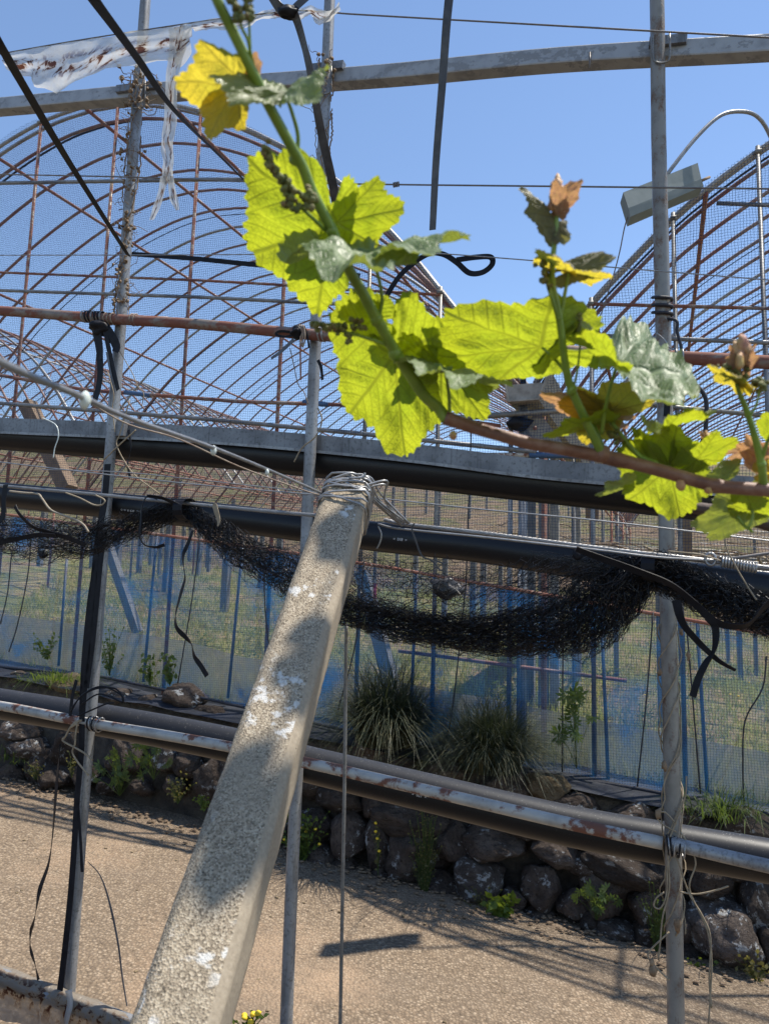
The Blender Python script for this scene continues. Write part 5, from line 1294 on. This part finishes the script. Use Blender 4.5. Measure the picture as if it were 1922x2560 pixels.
# ------------------------------------------------------------------ the grapevine in front
RT_ = [(0, 1.0), (7, .97), (15, .91), (24, .84), (31, .81), (38, .84), (47, .92), (54, .94), (62, .90), (74, .80), (84, .76), (92, .77), (103, .81), (112, .81), (122, .76), (138, .69), (152, .62), (165, .50), (174, .22), (180, .06)]
def rleaf(th):
    a = abs(math.degrees(th))
    for (a0, r0), (a1, r1) in zip(RT_, RT_[1:]):
        if a0 <= a <= a1: return r0 + (r1 - r0) * (a - a0) / (a1 - a0)
    return .06
vine = thing('grapevine', 'young grapevine cane with backlit yellow green leaves in the foreground', 'grapevine', at(1300, 1110, .78))
LEAFN = [0]
def leaf(base, tip, side, mat='leaf', cup=.10, fold=0.0, wave=.06, teeth=19, parent=None, name='leaf', back=1.0, other=1.0):
    LEAFN[0] += 1; sd = LEAFN[0]
    if mat in ('leaf', 'leaf_y', 'leaf_pink'):          # blades hang so that the sun strikes the upper face and we see the under side
        tip = (tip[0], tip[1], tip[2] + .75 * (tip[1] - base[1]) / FP * base[2]); side = (side[0], side[1], side[2] + .75 * (side[1] - base[1]) / FP * base[2])
    P0, T_, L_ = at(*base), None, None
    T_ = at(*tip) - P0; L_ = (at(*side) - P0 - T_ * .55) / .76
    N_ = T_.cross(L_)
    N_ = N_.normalized() if N_.length > 1e-9 else FW
    if N_.dot(FW) > 0: N_ = -N_
    sz = (T_.length + L_.length) / 2
    nth, nr = 136, 15; mb = MB(); mb.uv = []
    mb.v.append(P0); mb.uv.append((0, 0))
    for k in range(1, nr + 1):
        for i in range(nth):
            th = -math.pi + 2 * math.pi * i / nth
            tt = (abs(th) / math.pi * teeth + .55 * noise.noise(V((th * 2.2, sd * 1.7, 5)))) % 1.0
            to = 1 + (.075 * (1 - abs(tt * 2 - 1)) - .035) * (k / nr) ** 6 * (1 + .9 * noise.noise(V((th * 3.7, sd, 0))))
            r_ = rleaf(th) * to * (1 + .05 * noise.noise(V((th * 1.2, sd * 3.1, 2)))) * (k / nr)
            if back < 1: r_ *= 1 + (back - 1) * min(1, max(0, (abs(th) - .9) / .9))
            a, b_ = r_ * math.cos(th), r_ * math.sin(th)
            if b_ < 0: b_ *= other
            dv, al = 9, 0
            for ph in (0, .873, 1.885):
                d_ = abs(a * math.sin(ph) - abs(b_) * math.cos(ph)); l_ = a * math.cos(ph) + abs(b_) * math.sin(ph)
                if l_ > 0 and d_ < dv: dv, al = d_, l_
            dv = min(dv, .3)
            z = -.30 * dv * (1 - 1.2 * dv) - .016 * math.cos(6.2832 * 7 * (al - .85 * dv)) * min(1, dv * 8) + cup * (a * a * .6 + b_ * b_ * .8) + fold * abs(b_) + wave * noise.noise(V((a * 2.6, b_ * 2.6, sd * 5.3))) * min(1, r_ * 2) + .022 * math.sin(i * .37 + sd) * (k / nr) ** 2 + .5 * wave * noise.noise(V((a * 6, b_ * 6, sd * 2.1))) * min(1, r_ * 2)
            mb.v.append(P0 + T_ * a + L_ * b_ - N_ * (z * sz)); mb.uv.append((a, b_))
    for i in range(nth): mb.f.append((0, 1 + i, 1 + (i + 1) % nth))
    for k in range(nr - 1):
        for i in range(nth):
            q = 1 + k * nth; i2 = (i + 1) % nth; mb.f.append((q + i, q + nth + i, q + nth + i2, q + i2))
    return mb.build(name, M[mat], parent or vine)
def stalk(pts, r_, mat='shoot', name='shoot', k=6, parent=None):
    p = sm(atl(pts), k); n_ = len(p)
    rr = [r_[0] + (r_[1] - r_[0]) * i / (n_ - 1) for i in range(n_)] if isinstance(r_, tuple) else r_
    return MB().tube(p, rr, 12).build(name, M[mat], parent or vine)
# cane and shoots
cane_pts = [(1112, 1044, .80), (1180, 1068, .80), (1250, 1088, .79), (1322, 1108, .785), (1420, 1125, .78), (1520, 1145, .775), (1600, 1163, .77), (1683, 1186, .765), (1760, 1208, .76), (1802, 1217, .758), (1870, 1222, .752), (1990, 1230, .745)]
cp = sm(atl(cane_pts), 6); cr = []
for i in range(len(cp)):
    f = i / (len(cp) - 1) * 11; cr.append(.0066 + .0013 * max(0, 1 - abs(f - 5.3) / .5) + .0013 * max(0, 1 - abs(f - 8.6) / .5) + .0012 * max(0, 1 - f / .6))
MB().tube(cp, cr, 14).build('cane', M['cane'], vine)
MB().tube(sm(atl([(1640, 1262, 1.0), (1720, 1268, 1.0), (1830, 1285, .98), (1930, 1315, .96), (2000, 1330, .95)]), 6), .0085, 10).build('cane', M['cane_dark'], vine)
stalk([(1116, 1050, .80), (1095, 1020, .80), (1061, 990, .79), (1020, 930, .78), (988, 880, .77), (955, 820, .755), (941, 797, .75), (905, 730, .735), (869, 667, .72), (829, 573, .70), (782, 483, .685), (758, 421, .675), (725, 361, .66), (665, 250, .64), (629, 175, .625), (580, 75, .61), (550, 15, .60), (530, -30, .595)], (.0062, .0040))
stalk([(1506, 1138, .775), (1490, 1105, .77), (1466, 1055, .765), (1427, 972, .755), (1412, 907, .745), (1397, 793, .73), (1382, 718, .72), (1380, 662, .715), (1388, 590, .71), (1392, 540, .71)], (.0050, .0020))
stalk([(1907, 1215, .75), (1902, 1160, .74), (1885, 1090, .735), (1864, 1023, .73), (1848, 985, .725), (1840, 960, .72)], (.0042, .0018))
stalk([(1640, 1160, .77), (1598, 1140, .78), (1566, 1105, .78), (1530, 1060, .785), (1500, 1030, .79)], (.0030, .0020), 'shoot')
for (px, py, dd, r_) in ((941, 797, .75, .0066), (738, 398, .67, .0052), (988, 884, .77, .0070), (1428, 975, .755, .0055), (1506, 1136, .775, .0082), (829, 575, .70, .0056), (1397, 795, .73, .0036), (1902, 1160, .74, .0046)):
    MB().blob(at(px, py, dd), (r_, r_, r_ * 1.2), px, .2, 2).build('node', M['shoot' if r_ != .0082 else 'cane'], vine)
for (px, py, dd, r_) in ((1132, 1088, .795, .004), (1700, 1212, .76, .005), (1770, 1222, .758, .0045)):
    MB().blob(at(px, py, dd), (r_, r_, r_ * 1.2), px, .3, 2).build('node_bud', M['pinkbud'], vine)
# petioles
for q in ([(740, 400, .67), (745, 340, .665), (728, 275, .655), (712, 235, .645)], [(945, 800, .75), (955, 750, .745), (945, 690, .735), (924, 640, .725)], [(1123, 1045, .80), (1122, 990, .79), (1112, 920, .775)], [(1430, 975, .755), (1405, 920, .76), (1355, 868, .765)], [(1400, 795, .73), (1412, 730, .725), (1422, 682, .72)],
          [(1503, 1085, .77), (1510, 1030, .76), (1530, 950, .745), (1542, 913, .735)], [(1672, 1170, .80), (1672, 1120, .79), (1672, 1075, .785)], [(1395, 800, .73), (1378, 740, .72), (1370, 690, .718)], [(1900, 1160, .74), (1915, 1110, .73), (1930, 1080, .72)], [(988, 884, .77), (1000, 905, .785), (1010, 930, .80)], [(1508, 1120, .775), (1490, 1075, .78), (1480, 1060, .785)],
          [(1875, 1255, .78), (1880, 1290, .78), (1870, 1320, .78)], [(1840, 1290, .80), (1855, 1310, .80), (1880, 1330, .79)]):
    stalk(q, (.0020, .0015), 'shoot', 'petiole')
# leaves: base, tip, side (pixel, pixel, depth)
leaf((606, 202, .645), (440, 217, .63), (505, 100, .62), 'leaf_y', .12, .0, .09, back=.4)                                   # top yellow leaf
leaf((590, 215, .642), (517, 345, .62), (492, 262, .64), 'leaf_y', .10, .1, .07, back=.4)
leaf((712, 234, .644), (525, 182, .60), (590, 245, .60), 'leaf_pale', .10, .15, .08, back=.3)
leaf((705, 238, .645), (822, 152, .63), (770, 215, .58), 'leaf_pale', .10, .2, .08, back=.3)
leaf((826, 565, .735), (792, 792, .75), (615, 630, .74), 'leaf', .06, .05, .09, other=.35)                                    # big upper leaf
leaf((842, 556, .715), (1016, 520, .725), (945, 445, .72), 'leaf', .08, .05, .07, back=.5, other=1.25)
leaf((925, 632, .70), (830, 660, .60), (690, 612, .71), 'leaf_top', .12, -.05, .10, other=.5)                               # glossy leaf seen edge on
leaf((935, 628, .70), (1168, 566, .66), (1060, 592, .60), 'leaf_top', .14, .05, .09, back=.3)
leaf((985, 888, .79), (1010, 1150, .80), (862, 1028, .80), 'leaf', .05, .04, .08, other=.75)                                   # big lower leaf
leaf((1350, 868, .765), (1046, 900, .78), (1120, 778, .77), 'leaf', .07, .05, .09, other=.7)                                 # long right leaf
leaf((1105, 900, .80), (1213, 1050, .81), (1240, 945, .81), 'leaf', .05, .03, .05)
leaf((1112, 922, .775), (1282, 955, .75), (1160, 930, .68), 'leaf_top', .10, .1, .08, back=.3)                              # blue green leaf on edge
leaf((1108, 920, .775), (985, 892, .76), (1060, 905, .69), 'leaf_top', .10, .1, .08, back=.3)
leaf((940, 795, .76), (848, 775, .77), (890, 840, .765), 'leaf', .10, .1, .08)
leaf((965, 850, .79), (1030, 870, .79), (1000, 820, .79), 'leaf', .10, .1, .08)
leaf((1422, 680, .72), (1340, 618, .70), (1420, 650, .68), 'leaf_y', .08, .1, .06, back=.3)
leaf((1424, 680, .72), (1532, 690, .71), (1490, 665, .68), 'leaf_y', .08, .1, .06, back=.3)
leaf((1440, 672, .725), (1542, 640, .73), (1500, 622, .73), 'leaf_brown', .10, .1, .08)
leaf((1545, 912, .735), (1762, 955, .69), (1625, 815, .86), 'leaf_top', .05, .02, .14, back=.5, other=.6)                             # white glare leaf
leaf((1540, 913, .737), (1464, 798, .72), (1570, 880, .69), 'leaf', .10, .1, .08, back=.3)
leaf((1530, 1028, .785), (1606, 948, .79), (1500, 960, .79), 'leaf_y', .06, .05, .06, back=.3)
leaf((1520, 1030, .787), (1392, 1012, .79), (1440, 965, .79), 'leaf_y', .06, .05, .06, back=.3)
leaf((1500, 1032, .80), (1352, 985, .80), (1400, 1035, .81), 'leaf_pink', .10, .05, .08)
leaf((1495, 1040, .80), (1460, 1110, .80), (1530, 1100, .80), 'leaf_y', .10, .05, .08)
leaf((1478, 1062, .785), (1358, 1092, .77), (1420, 1058, .75), 'leaf', .06, .1, .06)
leaf((1372, 875, .765), (1440, 808, .75), (1400, 880, .74), 'leaf', .08, .1, .08)
leaf((1672, 1168, .80), (1700, 1298, .81), (1566, 1250, .80), 'leaf', .05, .03, .08, other=.8)                               # leaf under the cane
leaf((1672, 1168, .80), (1690, 1068, .79), (1785, 1150, .79), 'leaf', .05, .03, .05, back=.3)
leaf((1668, 1068, .785), (1795, 1030, .74), (1720, 1045, .70), 'leaf', .08, .15, .06, back=.3)
leaf((1672, 1070, .786), (1597, 1042, .74), (1630, 1055, .70), 'leaf', .08, .15, .06, back=.3)
leaf((1740, 1150, .775), (1845, 1102, .76), (1790, 1088, .76), 'leaf', .08, .1, .06)
leaf((1556, 1212, .80), (1490, 1243, .79), (1520, 1215, .77), 'leaf_pale', .10, .1, .06)
leaf((1868, 1270, .80), (1730, 1315, .80), (1800, 1235, .79), 'leaf_pale', .08, .05, .08)
leaf((1870, 1265, .80), (1830, 1232, .80), (1880, 1235, .80), 'leaf', .08, .05, .08)
leaf((1880, 1275, .78), (1935, 1240, .76), (1860, 1240, .77), 'leaf', .08, .05, .08)
leaf((1845, 955, .72), (1768, 912, .70), (1820, 920, .69), 'leaf_y', .08, .1, .06)
leaf((1842, 960, .72), (1888, 975, .71), (1860, 950, .70), 'leaf_y', .08, .1, .06, back=.3)
leaf((1800, 1190, .79), (1852, 1145, .79), (1810, 1150, .79), 'leaf_pale', .10, .1, .1)
leaf((1850, 1130, .78), (1930, 1110, .77), (1890, 1100, .77), 'leaf_pink', .10, .1, .1)
leaf((1900, 1150, .77), (1840, 1115, .77), (1870, 1090, .77), 'leaf_pink', .10, .1, .1)
leaf((1905, 1180, .77), (1950, 1170, .77), (1925, 1150, .77), 'leaf_y', .10, .1, .1)
leaf((1925, 1075, .72), (1910, 1030, .71), (1945, 1040, .71), 'leaf', .10, .1, .1)
leaf((632, 185, .63), (640, 130, .63), (655, 160, .63), 'leaf_pink', .2, .2, .1, 8)
leaf((1030, 850, .80), (1045, 800, .80), (1025, 830, .80), 'leaf_brown', .2, .2, .1, 8)
# growing tips
def bud(px, py, dd, s_, leaves):
    b = MB()
    for k in range(11):
        rr = random.Random(k + px); b.blob(at(px + rr.gauss(0, 12) * s_, py + rr.gauss(0, 17) * s_, dd + rr.gauss(0, .004)), (.0040 * s_, .0040 * s_, .0095 * s_), k + px, .5, 2)
    b.build('growing_tip', M['pinkbud'], vine)
    for q in leaves: leaf(*q[:3], q[3], .25, .3, .1, 9)
bud(1394, 480, .71, 1.0, [((1386, 545, .71), (1308, 462, .71), (1335, 515, .70), 'leaf_brown'), ((1396, 510, .705), (1456, 450, .705), (1440, 500, .70), 'leaf_pink'), ((1385, 572, .712), (1350, 520, .72), (1345, 560, .715), 'leaf_brown'), ((1390, 575, .71), (1418, 545, .715), (1420, 570, .71), 'leaf_brown'),
                         ((1392, 520, .70), (1382, 455, .70), (1408, 480, .695), 'leaf_pink')])
bud(1852, 885, .715, .9, [((1852, 925, .715), (1828, 858, .715), (1834, 900, .71), 'leaf_pink'), ((1856, 925, .715), (1884, 860, .715), (1878, 900, .71), 'leaf_pink')])
bud(1772, 1095, .79, .5, [((1772, 1110, .79), (1745, 1078, .79), (1755, 1100, .79), 'leaf_pink')])
def cluster(chain, r_, name='flower_cluster', n=9, spread=8):
    b = MB(); i = 0
    for (px, py, dd) in chain:
        for k in range(n):
            rr = random.Random(px * 7 + k); i += 1
            b.blob(at(px + rr.gauss(0, spread), py + rr.gauss(0, spread), dd + rr.gauss(0, .003)), r_ * rr.uniform(.7, 1.3), i, .3, 2)
    b.build(name, M['berry'], vine)
cluster([(664, 375, .655), (668, 392, .655), (676, 412, .655), (686, 425, .657)], .0022, n=12, spread=6)
cluster([(700, 448, .66), (712, 458, .66), (730, 478, .665), (738, 490, .665)], .0026, n=9, spread=8)
cluster([(765, 485, .67), (780, 492, .67), (734, 514, .668), (770, 512, .67)], .0028, n=8, spread=8)
stalk([(690, 430, .657), (725, 480, .665), (745, 510, .67), (797, 560, .69), (812, 575, .70)], (.0012, .0020), 'shoot', 'cluster_stem')
cluster([(790, 812, .745), (806, 816, .745), (822, 820, .746), (840, 820, .748), (858, 818, .75), (870, 842, .75), (885, 808, .75), (900, 815, .75)], .0024, n=9, spread=7)
stalk([(790, 812, .745), (850, 826, .75), (900, 840, .752), (950, 856, .76), (975, 868, .768)], (.0010, .0018), 'shoot', 'cluster_stem')
cluster([(580, 2, .60), (590, 18, .60), (594, 38, .60), (596, 48, .60)], .0022, n=10, spread=6)
cluster([(618, -2, .605), (620, 18, .605), (622, 34, .605), (624, 44, .605)], .0022, n=10, spread=6)
stalk([(594, 30, .60), (605, 70, .605), (620, 100, .61), (628, 140, .62), (640, 185, .63)], (.0011, .0016), 'shoot', 'cluster_stem')
stalk([(622, 30, .605), (624, 80, .61), (626, 120, .615)], (.0010, .0012), 'shoot', 'cluster_stem')
cluster([(1352, 660, .715), (1358, 690, .715), (1368, 705, .715), (1365, 680, .715)], .0022, n=8, spread=7)
stalk([(1356, 670, .715), (1372, 730, .718), (1388, 770, .725), (1398, 800, .73)], (.0010, .0014), 'shoot', 'cluster_stem')
cluster([(1445, 790, .74), (1447, 808, .74), (1446, 825, .74), (1475, 845, .74)], .0023, n=10, spread=6)
stalk([(1450, 830, .74), (1448, 880, .745), (1440, 940, .75), (1430, 975, .755)], (.0009, .0013), 'shoot', 'cluster_stem')
cluster([(1820, 920, .715), (1840, 935, .715), (1862, 940, .715), (1895, 955, .72), (1900, 970, .72)], .0024, n=9, spread=7)
stalk([(1898, 970, .72), (1890, 1010, .725), (1870, 1045, .73)], (.0009, .0013), 'shoot', 'cluster_stem')
cluster([(1535, 1092, .78), (1548, 1104, .78), (1525, 1085, .78)], .0022, n=8, spread=7)

# overhead growth above the frame that dapples the strut
over = thing('overhead_vine', 'grapevine shoot overhead above the frame shading the concrete strut', 'grapevine', at(785, 1560, 1.5) + SUN * 2.5)
for (px, py, dd, k, s_) in ((785, 1570, 1.62, 3.1, .10), (640, 1880, 1.34, 3.1, .08), (690, 1960, 1.28, 3.1, .07), (560, 2180, 1.13, 3.2, .10), (500, 2320, 1.05, 3.2, .06)):
    c = at(px, py, dd) + SUN * k; rr = random.Random(px)
    a = rr.uniform(0, 6); X = V((math.cos(a), math.sin(a), .1)) * s_; Y = V((-math.sin(a), math.cos(a), -.1)) * s_
    mb = MB(); mb.uv = [(0, 0)]; mb.v = [c]
    for i in range(48):
        th = -math.pi + 6.2832 * i / 48; r_ = rleaf(th); mb.v.append(c + X * (r_ * math.cos(th)) + Y * (r_ * math.sin(th)) + V((0, 0, -.15 * s_ * r_ * r_))); mb.uv.append((r_ * math.cos(th), r_ * math.sin(th)))
    for i in range(48): mb.f.append((0, 1 + i, 1 + (i + 1) % 48))
    mb.build('leaf', M['leaf'], over)
MB().tube(sm([at(785, 1560, 1.62) + SUN * 3.12, at(640, 1880, 1.34) + SUN * 3.12, at(560, 2180, 1.13) + SUN * 3.22, at(500, 2320, 1.05) + SUN * 3.24], 6), .004, 8).build('shoot', M['shoot'], over)
